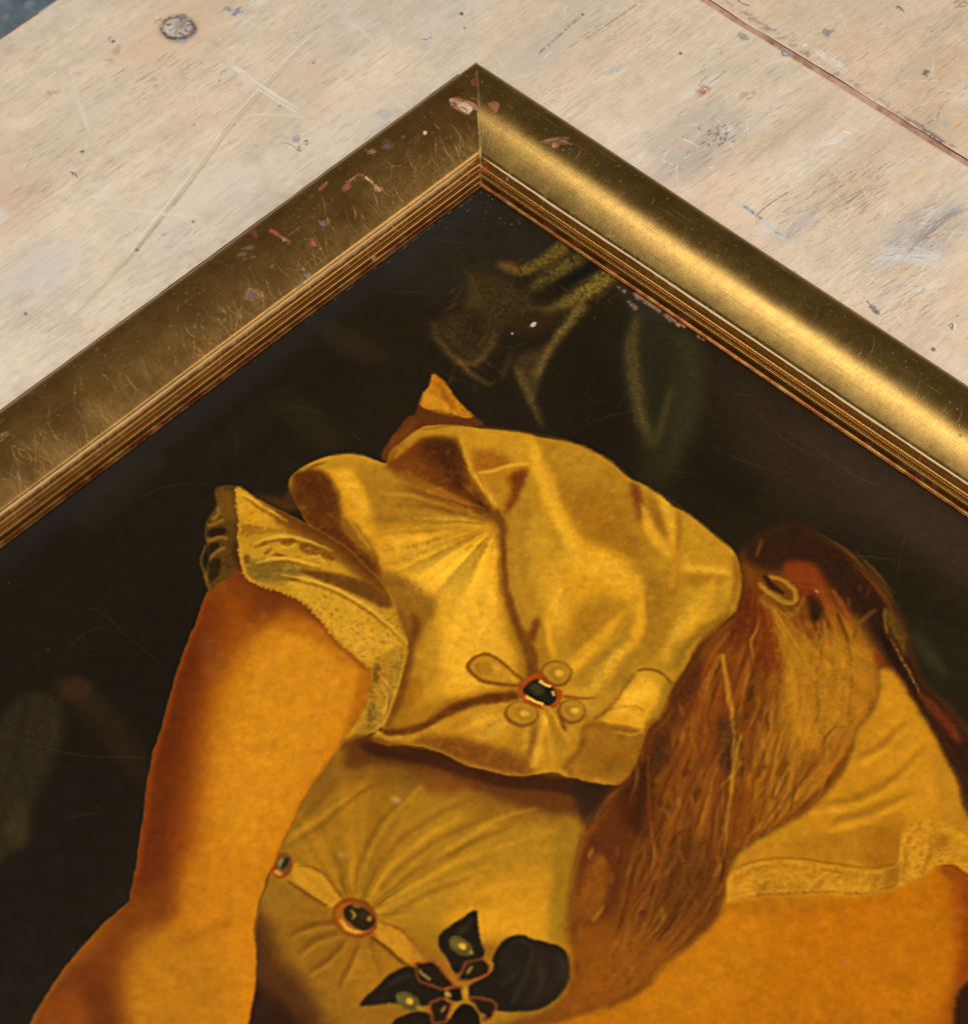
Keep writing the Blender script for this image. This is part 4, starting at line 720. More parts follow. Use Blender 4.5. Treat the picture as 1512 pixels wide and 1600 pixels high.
# ---------------------------------------------------------------- helpers
def lin(c): return tuple(((x/255)/12.92 if x/255 <= .04045 else ((x/255+.055)/1.055)**2.4) for x in c) + (1,)
def image_from(name, rgb, alpha=None):
    h, w_ = rgb.shape[:2]
    px = np.ones((h, w_, 4), np.float32); px[..., :3] = rgb
    if alpha is not None: px[..., 3] = alpha
    im = bpy.data.images.new(name, w_, h, alpha=True); im.alpha_mode = 'CHANNEL_PACKED'
    im.pixels.foreach_set(px[::-1].ravel()); im.update(); im.pack(); return im
class Marks:
    """colour + cover, drawn together: chips, stains and scratches on a surface"""
    def __init__(s, W, H, T, k, seed): s.c = Canvas(W, H, T, k, (128, 110, 90), seed); s.m = Canvas(W, H, T, k, (0, 0, 0), seed); s.rng = s.c.rng
    grain = .9; tone = .9
    def _do(s, f, args, col, soft, al, kw):
        if f != 'dot': kw.setdefault('grain', s.grain)
        m_ = s.m; held = []; m_.put = lambda R_, c_, a_, g_=0: held.append((R_, a_, g_))     # shape it once, lay it on both sheets
        getattr(m_, f)(*args, (255, 255, 255), soft=soft, al=al, **kw); del m_.put
        for R_, a_, g_ in held:
            if R_ is None: continue
            x0, y0, x1, y1, mk = R_
            if g_: mk = np.clip(mk*np.clip(1+.45*g_*m_.tooth(y1-y0, x1-x0), 0, 1.5), 0, 1)
            v = m_.a[y0:y1, x0:x1]; v += (1-v)*(mk*a_)[..., None]
            v = s.c.a[y0:y1, x0:x1]; v += (np.asarray(col, np.float32)*s.tone/255-v)*np.clip(mk*min(1, a_*3)*1.6, 0, 1)[..., None]
    def poly(s, pts, col, soft=1., al=1., **kw): s._do('poly', (pts,), col, soft, al, kw)
    def line(s, pts, w_, col, soft=.8, al=1., **kw): s._do('line', (pts, w_), col, soft, al, kw)
    def dot(s, c0, rx, ry, col, rot=0, soft=1., al=1.): s._do('dot', (c0, rx, ry), col, soft, al, {'rot': rot})
    def chip(s, x, y, a, b, rot, col, al=1., soft=.8, jag=.35):
        n = 11; t = np.linspace(0, 6.283, n, endpoint=False); r_ = s.rng.uniform(1-jag, 1+jag, n); ca, sa = math.cos(R(rot)), math.sin(R(rot))
        X, Y = a*np.cos(t)*r_, b*np.sin(t)*r_
        s.poly(np.stack([x+X*ca-Y*sa, y+X*sa+Y*ca], 1), col, soft, al)
    def bright(s, g): s.c.a = np.clip(s.c.a, 0, 1)**g
    def scuff(s, q, w_, col, al=.5, n=14, frag=.5):
        q = s.c.smooth(q, False, 8); m_ = len(q)
        for _ in range(n):
            a = int(s.rng.integers(0, max(1, int(m_*frag)))); b = min(m_, a+int(s.rng.integers(max(4, int(m_*.2)), max(6, int(m_*.65)))))
            off = s.rng.normal(0, w_*.32, 2); s.line(q[a:b:3]+off if len(q[a:b:3]) > 2 else q[a:b]+off, s.rng.uniform(.8, 2.2), col, .8, al*s.rng.uniform(.4, 1), taper=(.2, .2), n=2)
    def image(s, name): return image_from(name, np.clip(s.c.a, 0, 1), np.clip(s.m.a[..., 0], 0, 1))
def mat(name):
    m_ = bpy.data.materials.new(name); m_.use_nodes = True; nt = m_.node_tree
    return m_, nt, nt.nodes['Principled BSDF']
def N(nt, t, **kw):
    n = nt.nodes.new(t)
    for k_, v_ in kw.items():
        if k_[0] == 'i' and k_[1:].isdigit(): n.inputs[int(k_[1:])].default_value = v_
        else: setattr(n, k_, v_)
    return n
def ramp(nt, stops, src):
    n = nt.nodes.new('ShaderNodeValToRGB'); e = n.color_ramp.elements
    while len(e) < len(stops): e.new(.5)
    for el, (p, c_) in zip(e, stops): el.position = p; el.color = c_ if hasattr(c_, '__len__') else (c_, c_, c_, 1)
    nt.links.new(src, n.inputs[0]); return n
def noise(nt, vec, scale, sx=1, sy=1, sz=1, detail=4, rough=.55, dist=0):
    mp = N(nt, 'ShaderNodeMapping'); mp.inputs['Scale'].default_value = (sx, sy, sz); nt.links.new(vec, mp.inputs[0])
    n = N(nt, 'ShaderNodeTexNoise'); n.inputs['Scale'].default_value = scale; n.inputs['Detail'].default_value = detail; n.inputs['Roughness'].default_value = rough; n.inputs['Distortion'].default_value = dist
    nt.links.new(mp.outputs[0], n.inputs['Vector']); return n
def mix(nt, fac, a, b, blend='MIX'):
    n = N(nt, 'ShaderNodeMix', data_type='RGBA', blend_type=blend)
    for s_, v_ in ((n.inputs[0], fac), (n.inputs[6], a), (n.inputs[7], b)):
        if hasattr(v_, 'links') or hasattr(v_, 'is_linked'): nt.links.new(v_, s_)
        else: s_.default_value = v_
    return n.outputs[2]
def math_(nt, op, a, b=0.0):
    n = N(nt, 'ShaderNodeMath', operation=op)
    for s_, v_ in ((n.inputs[0], a), (n.inputs[1], b)):
        if hasattr(v_, 'is_linked'): nt.links.new(v_, s_)
        else: s_.default_value = v_
    return n.outputs[0]
def mesh_obj(name, verts, faces, material=None, parent=None, uvs=None, smooth=False):
    me = bpy.data.meshes.new(name); me.from_pydata([tuple(map(float, v_)) for v_ in verts], [], faces)
    if uvs is not None:
        ul = me.uv_layers.new(name='UVMap')
        idx = np.array([l.vertex_index for l in me.loops]); ul.data.foreach_set('uv', np.asarray(uvs, np.float32)[idx].ravel())
    if material: me.materials.append(material)
    if smooth: me.polygons.foreach_set('use_smooth', [True]*len(me.polygons))
    me.update(); o = bpy.data.objects.new(name, me); COL.objects.link(o)
    if parent: o.parent = parent
    return o
def tag(o, label=None, cat=None, kind=None, group=None):
    for k_, v_ in (('label', label), ('category', cat), ('kind', kind), ('group', group)):
        if v_: o[k_] = v_
    return o
BASIS = Matrix(((UX[0], VX[0], 0, ORG[0]), (UX[1], VX[1], 0, ORG[1]), (0, 0, 1, 0), (0, 0, 0, 1)))
# local coordinates: (v, -u)?  U x V points down here, so meshes are written in (u, v, z) and turned into world points directly
def W3(P): P = np.asarray(P, float); return ORG + P[:, :1]*UX + P[:, 1:2]*VX + P[:, 2:]*np.array([[0, 0, 1.]])

# ---------------------------------------------------------------- floor far below the boards
gm, nt, bs = mat('wet_concrete')
tc = N(nt, 'ShaderNodeTexCoord')
n1 = noise(nt, tc.outputs['Object'], 26, detail=5, rough=.6); n2 = noise(nt, tc.outputs['Object'], 60, detail=3)
r1 = ramp(nt, [(.3, lin((92, 112, 126))), (.5, lin((134, 150, 160))), (.68, lin((176, 188, 192)))], n1.outputs[0])
r2 = ramp(nt, [(.54, 0.), (.8, 1.)], n2.outputs[0])
nt.links.new(mix(nt, r2.outputs[0], r1.outputs[0], lin((205, 212, 214))), bs.inputs['Base Color']); bs.inputs['Roughness'].default_value = .7
G = .75
g = mesh_obj('ground', [(-4, -4, -G), (4, -4, -G), (4, 5, -G), (-4, 5, -G)], [(0, 1, 2, 3)], gm)
tag(g, kind='structure')

# ---------------------------------------------------------------- plywood
WU0, WV0, WPX = -.285, -.275, .0004        # corner and pixel size of the boards' wear map
WW, WH = 1800, 1800
def wood_marks():
    T = lambda p: (uv_at(p, 0.0) - (WU0, WV0))/WPX
    k = Marks(WW, WH, T, .85, 21); k.tone = 1.; k.grain = 1.4; L, P, D, Cc, rng = k.line, k.poly, k.dot, k.chip, k.rng
    GR = np.array([.83, -.56])              # the grain as it runs in the view
    # broad stains
    for (x, y, a, b, col, al) in ((285, 45, 120, 46, (220, 182, 140), .4), (40, 260, 90, 40, (216, 182, 148), .35), (20, 330, 60, 40, (206, 160, 124), .3), (520, 40, 90, 50, (190, 178, 168), .3), (800, 120, 110, 40, (176, 166, 156), .3),
                                  (1090, 220, 80, 50, (160, 152, 148), .45), (1400, 260, 120, 60, (206, 170, 134), .4), (1300, 330, 110, 60, (212, 180, 142), .35), (1440, 370, 90, 40, (150, 152, 160), .5), (1480, 150, 80, 60, (206, 172, 136), .35),
                                  (60, 430, 80, 40, (208, 200, 192), .4), (300, 330, 130, 50, (214, 202, 186), .35), (150, 180, 120, 40, (208, 188, 160), .3), (640, 170, 90, 30, (196, 186, 176), .35), (1160, 70, 100, 50, (208, 186, 154), .3),
                                  (1390, 480, 80, 50, (214, 184, 148), .35), (900, 40, 120, 30, (186, 174, 162), .35), (1240, 190, 90, 30, (190, 166, 130), .4), (430, 150, 60, 20, (196, 176, 142), .4), (700, 20, 70, 30, (206, 194, 180), .35), (1310, 30, 120, 40, (204, 184, 152), .3), (1020, 150, 60, 30, (206, 182, 150), .3)):
        D((x, y), a, b, col, -33, 26, al)
    for _ in range(170):                    # cloudy dirt
        x, y = rng.uniform(-50, 1540), rng.uniform(-30, 620); D((x, y), rng.uniform(12, 50), rng.uniform(4, 12), ((176, 168, 162), (222, 212, 198), (206, 176, 140), (184, 170, 150))[rng.integers(4)], -33+rng.normal(0, 8), 9, rng.uniform(.1, .32))
    # dark open grain, in clusters
    for (cx, cy, sx, sy, n) in ((250, 140, 110, 40, 110), (330, 110, 60, 20, 50), (130, 250, 100, 40, 60), (60, 300, 60, 40, 40), (430, 40, 70, 40, 60), (960, 60, 120, 40, 110), (880, 150, 70, 30, 50), (1150, 150, 90, 60, 110), (1110, 250, 70, 40, 90), (1230, 330, 90, 50, 120), (1330, 300, 90, 50, 110),
                                 (1440, 360, 70, 40, 120), (1420, 470, 70, 60, 130), (1330, 440, 60, 40, 70), (1400, 150, 100, 60, 70), (1300, 80, 100, 40, 60), (640, 220, 80, 40, 50), (560, 260, 60, 40, 40), (300, 380, 80, 50, 40), (90, 520, 70, 40, 60), (200, 470, 80, 40, 40), (560, 110, 100, 50, 50), (1480, 60, 60, 40, 40), (60, 130, 60, 40, 40)):
        for _ in range(int(n*1.3)):
            x, y = rng.normal(cx, sx*.6), rng.normal(cy, sy*.6); l = rng.uniform(6, 34); d = GR*l + rng.normal(0, 1.6, 2)
            L([(x, y), (x+d[0]*.5, y+d[1]*.5), (x+d[0], y+d[1])], rng.uniform(.6, 1.5), ((132, 112, 94), (112, 98, 90), (156, 130, 100))[rng.integers(3)], .6, rng.uniform(.12, .5), taper=(.3, .2), n=2)
    for _ in range(900):                    # fine pale scuffs
        x, y = rng.uniform(-20, 1520), rng.uniform(-10, 600); a = rng.normal(-.58, .5) if rng.random() < .7 else rng.uniform(0, 3.14); l = rng.uniform(8, 42)
        L([(x, y), (x+l*.5*math.cos(a), y+l*.5*math.sin(a)+rng.normal(0, .8)), (x+l*math.cos(a), y+l*math.sin(a))], rng.uniform(.8, 1.7), (240, 230, 216), .6, rng.uniform(.2, .65), taper=(.3, .2), n=2)
    # knot
    D((278, 44), 31, 23, (196, 150, 108), 0, 5, .7); Cc(278, 43, 27, 19, 0, (96, 86, 90), .85, 2, .035); Cc(278, 44, 24, 16.5, 8, (120, 104, 100), .5, 2.5, .06); Cc(277, 43, 21, 13.5, 0, (194, 178, 160), .95, 3, .04)
    D((266, 46), 8, 6, (206, 192, 176), 0, 3, .6); D((283, 38), 9, 7, (170, 152, 136), 0, 3, .7)
    L([(282, 28), (284, 36), (286, 44)], 1.6, (104, 92, 84), .7, .9); L([(282, 40), (290, 34), (297, 31)], 1.2, (130, 112, 100), .7, .7); L([(283, 40), (272, 44), (264, 48)], 1.1, (140, 124, 112), .7, .6)
    L([(256, 50), (262, 58), (276, 61), (290, 60)], 3, (74, 68, 82), 1.5, .7); L([(300, 36), (306, 44), (302, 54)], 3, (86, 82, 96), 1.6, .7); D((284, 64), 8, 3, (150, 156, 172), 0, 2, .7); D((285, 25), 6, 4, (120, 116, 120), 0, 2, .6)
    Cc(247, 32, 7, 3, -30, (196, 132, 90), .9); Cc(372, 18, 11, 5, -30, (122, 128, 142), .75, 1.6); Cc(356, 14, 5, 4, 0, (120, 124, 136), .7, 1.5); Cc(382, 12, 8, 3, -40, (170, 178, 190), .6, 1.5)
    Cc(174, 62, 7, 4, 30, (150, 160, 172), .8); D((177, 64), 2, 1.6, (70, 74, 84)); Cc(243, 128, 5, 5, 0, (140, 140, 152), .6, 1.5); Cc(80, 145, 9, 4, -20, (178, 138, 96), .6, 2); Cc(182, 78, 5, 9, 20, (170, 136, 100), .5, 2); Cc(172, 92, 7, 3, -10, (198, 150, 112), .6, 1.6)
    for a in range(0, 360, 51): L([(128, 237), (128+5*math.cos(R(a)), 237+4*math.sin(R(a)))], 1.4, (84, 72, 62), .5, .85)
    L([(110, 268), (117, 271), (121, 277)], 1.6, (70, 66, 64), .5, .9); L([(112, 268), (114, 276)], 1.3, (80, 74, 70), .5, .8)
    Cc(464, 217, 6, 6, 30, (140, 132, 150), .75, 1.2); Cc(478, 222, 3.5, 4, 30, (156, 72, 84), .9, .8); Cc(478, 223, 1.6, 2, 0, (228, 212, 208)); L([(440, 222), (455, 226), (470, 238)], 1.4, (118, 108, 112), .8, .7); L([(446, 214), (452, 226)], 1, (118, 108, 112), .7, .6); Cc(467, 232, 4, 3, 60, (96, 88, 96), .7)
    # long dragged groove and pale abrasions
    q = [(505, 45), (450, 96), (400, 150), (352, 204), (330, 236), (290, 290), (248, 342), (205, 396), (165, 440), (95, 512)]
    L(q, [4, 5, 7, 6, 9, 8, 9, 6, 3, 2], (200, 180, 148), 2.6, .12); k.scuff(q, 9, (190, 166, 132), .26, 34, .9); k.scuff(np.array(q[:8])+(-4, -3), 2, (234, 224, 208), .6, 16, .9); k.scuff(np.array(q)+(3, 2), 3, (150, 128, 100), .25, 12, .9); k.scuff([(328, 232), (340, 214), (352, 200)], 2.5, (242, 236, 224), .9, 6)
    q = [(352, 98), (376, 116), (400, 134), (440, 160), (478, 184)]; k.scuff(q, 11, (230, 220, 205), .38, 46, .8); k.scuff(np.array(q)+(2, -6), 2, (240, 234, 222), .7, 10, .8)
    k.scuff([(360, 100), (372, 108), (384, 118)], 6, (238, 232, 220), .6, 16); k.scuff([(376, 182), (440, 178), (500, 188)], 5, (232, 224, 210), .45, 18, .8); k.scuff([(90, 40), (110, 100), (124, 160), (142, 210)], 7, (228, 218, 204), .4, 24, .8); k.scuff([(100, 310), (160, 320), (240, 332), (330, 342)], 6, (230, 220, 206), .4, 24, .8); k.scuff([(380, 72), (392, 66), (404, 60)], 6, (238, 232, 220), .6, 14)
    k.scuff([(540, 30), (570, 50), (590, 75)], 10, (224, 216, 204), .45, 26, .8); k.scuff([(690, 120), (720, 90), (760, 70)], 10, (222, 214, 202), .35, 20, .8); k.scuff([(560, 120), (620, 160), (660, 190)], 12, (224, 216, 206), .35, 20, .8)
    for (x, y, r, c_) in ((721, 21, 3.4, (84, 70, 58)), (726, 43, 2.4, (116, 98, 78)), (302, 346, 2.6, (100, 94, 88)), (214, 390, 3, (96, 90, 84)), (910, 22, 2.6, (92, 84, 78)), (1063, 83, 3, (66, 60, 58)), (437, 165, 2, (110, 100, 92)), (490, 98, 2.4, (120, 112, 106)), (303, 195, 2, (120, 100, 80)), (366, 195, 1.6, (160, 110, 80)), (343, 125, 2, (150, 110, 84)), (1455, 52, 2, (150, 110, 70)), (40, 490, 3, (70, 70, 74))): D((x, y), r, r*.75, c_, 20, 1, .9)
    L([(658, 60), (666, 61), (673, 57)], 3, (134, 138, 166), .8, .8); L([(672, 50), (676, 56), (672, 61)], 1.3, (150, 150, 172), .8, .6); Cc(598, 176, 8, 7, 30, (168, 178, 188), .5, 2)
    Cc(960, 108, 16, 4, -25, (164, 172, 184), .6, 2); L([(925, 122), (955, 108), (985, 98)], 3, (176, 180, 190), 1.6, .5); L([(905, 26), (868, 60), (840, 84)], 2.2, (120, 108, 98), 1, .6); L([(1004, 0), (960, 30), (915, 60)], 2, (120, 108, 96), 1, .55)
    L([(1150, 0), (1158, 8), (1172, 13)], 1.6, (84, 80, 78), .6, .85); Cc(1405, 18, 7, 4, 35, (82, 78, 76), .8); Cc(1292, 54, 10, 5, -10, (122, 120, 116), .75, 1.2); Cc(1446, 118, 5, 5, 40, (92, 86, 86), .8); Cc(1500, 8, 12, 6, -10, (160, 126, 90), .6, 2); Cc(1160, 57, 8, 5, 20, (130, 120, 110), .6, 1.5)
    Cc(1098, 142, 11, 7, -20, (190, 140, 108), .8, 1.5); Cc(1098, 144, 4, 3, 0, (140, 92, 68), .8, 1); Cc(1168, 148, 12, 8, -20, (162, 140, 106), .55, 3); k.scuff([(1304, 142), (1260, 180), (1200, 226), (1150, 268)], 16, (180, 160, 126), .4, 60, .8)
    k.scuff([(1276, 82), (1300, 100), (1334, 118)], 13, (230, 226, 218), .6, 44, .7); k.scuff([(1274, 84), (1288, 94)], 5, (242, 240, 236), .8, 12); k.scuff([(1262, 228), (1296, 222), (1326, 206)], 8, (230, 226, 218), .6, 30, .7); L([(1316, 204), (1330, 208)], 4, (242, 240, 234), 1, .8); Cc(1258, 74, 5, 2, 10, (236, 232, 226), .7)
    L([(1060, 215), (1080, 222), (1092, 230)], 1.6, (236, 230, 220), .7, .8); L([(1030, 248), (1050, 256)], 1.4, (234, 228, 218), .7, .7)
    for _ in range(26): x, y = rng.normal(1125, 16), rng.normal(208, 9); Cc(x, y, rng.uniform(2, 5), rng.uniform(1, 2.4), -40, (112, 104, 98), .6)
    q = [(1128, 300), (1150, 314), (1182, 337), (1205, 356), (1226, 374)]; k.scuff(q, 8, (194, 202, 208), .4, 40, .8); L([(1160, 320), (1182, 336), (1190, 342)], 3.5, (120, 136, 148), 1.2, .75); L([(1210, 362), (1222, 368)], 3, (140, 156, 170), 1.2, .6); L([(1180, 338), (1200, 320), (1230, 300)], 2.2, (104, 96, 90), .8, .7)
    for _ in range(70): x, y = rng.normal(1420, 34), rng.normal(388, 18); L([(x, y), (x+12, y-8)], rng.uniform(1.2, 3), ((116, 116, 124), (214, 216, 220), (142, 144, 150))[rng.integers(3)], 1, .55, taper=(.3, .3))
    k.scuff([(1350, 425), (1400, 400), (1450, 404), (1515, 436)], 26, (214, 213, 213), .28, 70, .8); k.scuff([(1415, 396), (1470, 345), (1512, 320)], 10, (124, 120, 122), .5, 40, .8)
    Cc(1364, 482, 9, 4, 40, (108, 92, 104), .75, 1); L([(1354, 470), (1360, 476)], 2.4, (108, 96, 104), .8, .7); Cc(1370, 488, 5, 3, 40, (92, 80, 88), .7); Cc(1488, 510, 5, 5, 60, (110, 106, 108), .85); L([(1492, 505), (1491, 515)], 3, (238, 238, 236), .7, .9); L([(1476, 506), (1486, 510)], 1.5, (96, 90, 86), .6, .8)
    Cc(1458, 546, 4.4, 3.4, 20, (150, 66, 72), .9, .9); D((1458, 546), 2, 1.6, (112, 38, 52), 0, .8, .8); Cc(1495, 493, 3, 2, 20, (120, 120, 124), .6); Cc(1240, 426, 3.5, 2.5, 0, (120, 96, 104), .7)
    Cc(1476, 195, 6, 4, -20, (170, 172, 176), .6, 1.6); L([(1430, 205), (1460, 190), (1470, 170)], 3, (150, 136, 120), 2, .5)
    for (x, y) in ((1240, 310), (1300, 300), (1350, 250)): L([(x, y), (x+34, y-22)], 1.5, (98, 88, 80), .7, .7, taper=(.3, .3))
    # dirt along the joint
    for _ in range(80):
        t = rng.random(); x, y = 1105+407*t, -6+262*t; L([(x+rng.normal(0, 3), y-4+rng.normal(0, 3)), (x+rng.uniform(4, 16), y-6+rng.uniform(0, 8))], rng.uniform(1.5, 4), (132, 104, 104), 1.6, rng.uniform(.15, .5))
    L([(1440, 206), (1452, 214), (1470, 226)], 7, (112, 88, 92), 3, .6)
    k.bright(.86); return k.image('board_wear')
def wood_material(name, tint, im):
    m_, nt, bs = mat(name); gm_ = N(nt, 'ShaderNodeNewGeometry')
    at = N(nt, 'ShaderNodeUVMap', uv_map='UVMap'); uvv = at.outputs[0]
    big = noise(nt, uvv, 5.5, 1, .5, detail=4); mid = noise(nt, uvv, 24, 1.6, .45, detail=5, rough=.6, dist=.4); fib = noise(nt, uvv, 120, 3.2, .16, detail=4, rough=.62); hair = noise(nt, uvv, 420, 2.2, .13, detail=2); pore = noise(nt, uvv, 190, 3.4, .2, detail=3, rough=.5)
    c0 = ramp(nt, [(.32, lin((214, 202, 186))), (.5, lin((226, 208, 184))), (.66, lin((230, 208, 176)))], big.outputs[0])
    c1 = ramp(nt, [(.3, lin((198, 184, 170))), (.52, lin((224, 210, 190))), (.72, lin((236, 224, 206)))], mid.outputs[0])
    c = mix(nt, .5, c0.outputs[0], c1.outputs[0])
    f = ramp(nt, [(.3, .74), (.5, 1.), (.7, 1.1)], fib.outputs[0]); c = mix(nt, .3, c, f.outputs[0], 'MULTIPLY')
    f2 = ramp(nt, [(.3, .70), (.6, 1.08)], hair.outputs[0]); c = mix(nt, .4, c, f2.outputs[0], 'MULTIPLY')
    iso = noise(nt, uvv, 16, 1, 1, detail=7, rough=.68); f3 = ramp(nt, [(.3, .84), (.5, 1.), (.7, 1.08)], iso.outputs[0]); c = mix(nt, .75, c, f3.outputs[0], 'MULTIPLY')
    iso2 = noise(nt, uvv, 210, 1, .7, detail=7, rough=.7); f4 = ramp(nt, [(.3, .80), (.5, 1.), (.7, 1.10)], iso2.outputs[0]); c = mix(nt, .7, c, f4.outputs[0], 'MULTIPLY')
    pk = ramp(nt, [(.5, 0.), (.68, 1.)], noise(nt, uvv, 9, 1, .8, detail=4, rough=.6).outputs[0]); c = mix(nt, math_(nt, 'MULTIPLY', pk.outputs[0], .38), c, lin((226, 192, 158)))
    pm = ramp(nt, [(.25, 1.), (.36, 0.)], pore.outputs[0]); patch = ramp(nt, [(.42, 0.), (.62, 1.)], noise(nt, uvv, 13, 1, .6, detail=2).outputs[0])
    c = mix(nt, math_(nt, 'MULTIPLY', math_(nt, 'MULTIPLY', pm.outputs[0], patch.outputs[0]), .55), c, lin((134, 114, 94)))
    c = mix(nt, 1., c, tuple(k_*x for k_, x in zip((1.10, 1.06, 1.03), lin(tint)[:3]))+(1,), 'MULTIPLY')
    mp = N(nt, 'ShaderNodeMapping'); sx = 1/(WPX*WW); mp.inputs['Scale'].default_value = (sx, -1/(WPX*WH), 1); mp.inputs['Location'].default_value = (-WU0*sx, 1+WV0/(WPX*WH), 0); nt.links.new(uvv, mp.inputs[0])
    ti = N(nt, 'ShaderNodeTexImage', image=im, extension='CLIP'); nt.links.new(mp.outputs[0], ti.inputs[0])
    c = mix(nt, ti.outputs[1], c, ti.outputs[0])
    nt.links.new(c, bs.inputs['Base Color']); bs.inputs['Roughness'].default_value = .62; bs.inputs['Specular IOR Level'].default_value = .35
    h = math_(nt, 'ADD', fib.outputs[0], math_(nt, 'MULTIPLY', pm.outputs[0], -.6))
    b = N(nt, 'ShaderNodeBump'); b.inputs['Strength'].default_value = .22; b.inputs['Distance'].default_value = .0006; nt.links.new(h, b.inputs['Height']); nt.links.new(b.outputs[0], bs.inputs['Normal'])
    return m_
def edge_material(name, ca, cb):
    m_, nt, bs = mat(name); tc_ = N(nt, 'ShaderNodeTexCoord'); n_ = noise(nt, tc_.outputs['Object'], 90, detail=5, rough=.6)
    r_ = ramp(nt, [(.32, lin(ca)), (.6, lin(cb))], n_.outputs[0]); nt.links.new(r_.outputs[0], bs.inputs['Base Color']); bs.inputs['Roughness'].default_value = .75; return m_
WEAR = wood_marks()
def board(u0, u1, v0, v1, ztop, thick, tint, name='plywood_board'):
    """a sheet with softened top arrises and the slightly wavy edges of worn ply"""
    rng = np.random.default_rng(int(abs(v0)*1000)+3); n = 60
    e = .0012
    def ring(off, z, wob):
        P_ = []
        for (a, b, fixed) in (((u0, v0), (u1, v0), 1), ((u1, v0), (u1, v1), 0), ((u1, v1), (u0, v1), 1), ((u0, v1), (u0, v0), 0)):
            for i in range(n):
                t = i/n; P_.append([a[0]+(b[0]-a[0])*t, a[1]+(b[1]-a[1])*t, z])
        P_ = np.array(P_); cu, cv = (u0+u1)/2, (v0+v1)/2
        P_[:, 0] -= np.sign(P_[:, 0]-cu)*(off+wob)*(np.abs(np.abs(P_[:, 0]-cu)-(u1-u0)/2) < 1e-6); P_[:, 1] -= np.sign(P_[:, 1]-cv)*(off+wob)*(np.abs(np.abs(P_[:, 1]-cv)-(v1-v0)/2) < 1e-6)
        return P_
    wob = np.interp(np.arange(4*n), np.arange(0, 4*n+1, 3), np.abs(rng.normal(0, .0003, 4*n//3+1)))
    rings = [ring(e*1.6, ztop, wob), ring(e*.5, ztop-e*.35, wob), ring(0, ztop-e*1.3, wob*.5), ring(0, ztop-thick, wob*0)]
    V_ = np.vstack(rings); m_ = 4*n; F = [list(range(m_))[::1]]
    for r_ in range(3):
        for i in range(m_): j = (i+1) % m_; F.append([r_*m_+i, (r_+1)*m_+i, (r_+1)*m_+j, r_*m_+j])
    F.append(list(range(3*m_, 4*m_))[::-1])
    o = mesh_obj(name, W3(V_), F, wood_material(name+'_face', tint, WEAR), uvs=V_[:, :2])
    o.data.materials.append(edge_material(name+'_edge', (176, 104, 78), (206, 146, 116)))
    for i, p in enumerate(o.data.polygons):
        if 1+m_ <= i <= 3*m_ or (1+int(3.0*n) <= i <= 4*n and (i*7 % 13) < 9): p.material_index = 1
    return o
LIFT = .0021
b1 = board(-.2495, 1.10, -.1445, .92, 0, .018, (255, 255, 255))
tag(b1, 'worn pale plywood sheet with a dark knot, lying under the gilt picture frame', 'board', group='plywood boards')
b2 = board(-.2495, 1.10, -.62, -.1448, LIFT, .018+LIFT, (250, 244, 236))
tag(b2, 'second plywood sheet beyond the reddish joint, behind the frame corner', 'board', group='plywood boards')
# reddish raw edge of the far sheet showing in the joint
rng = np.random.default_rng(4); n = 240; us = np.linspace(-.2495, 1.0, n); wv = np.interp(us, np.linspace(-.25, 1, 60), rng.normal(0, .00028, 60)); wv2 = np.interp(us, np.linspace(-.25, 1, 90), rng.normal(0, .00022, 90))
V_ = []
for i in range(n):
    V_ += [(us[i], -.1434+wv[i], -.0006), (us[i], -.1443+wv[i], .0006), (us[i], -.1446+wv2[i], LIFT-.0008), (us[i], -.1450+wv2[i], LIFT+.0002), (us[i], -.1456+wv2[i], LIFT-.0006)]
F = [[i*5+k, i*5+k+1, i*5+6+k, i*5+5+k] for i in range(n-1) for k in range(4)]
em = edge_material('raw_edge', (150, 108, 88), (204, 164, 140)); es = mesh_obj('edge_strip', W3(V_), F, em, b2, smooth=True); es['label'] = 'reddish raw edge of the sheet along the joint'
# dark crack on the far side of that edge
V_ = []
for i in range(n):
    o_ = -.1451+wv2[i]; wd = .0005*(1+.8*math.sin(us[i]*61)+.5*math.sin(us[i]*143))*.6+.00025
    V_ += [(us[i], o_, LIFT+.00045), (us[i], o_-wd, LIFT+.0005)]
ckm, nt, bs = mat('joint_dirt'); bs.inputs['Base Color'].default_value = lin((92, 66, 64)); bs.inputs['Roughness'].default_value = .9
mesh_obj('joint_grime', W3(V_), [[i*2, i*2+1, i*2+3, i*2+2] for i in range(n-1)], ckm, b2)
# a nail head sunk in the joint
nm, nt, bs = mat('old_nail'); bs.inputs['Metallic'].default_value = .3; bs.inputs['Base Color'].default_value = lin((176, 172, 172)); bs.inputs['Roughness'].default_value = .6
cu, cv = uv_at((1226, 82), LIFT)[0]; V_ = [(cu, cv, LIFT+.0009)]; F = []
for r_, z_ in ((.0009, .0008), (.0016, .0004), (.0018, -.0001)):
    for i in range(14): a = i/14*6.283; V_.append((cu+r_*1.35*math.cos(a), cv+r_*math.sin(a), LIFT+z_))
for i in range(14):
    j = (i+1) % 14; F.append([0, 1+i, 1+j]); F += [[1+k*14+i, 15+k*14+i, 15+k*14+j, 1+k*14+j] for k in (0, 1)]
mesh_obj('nail_head', W3(V_), F, nm, b2, smooth=True)

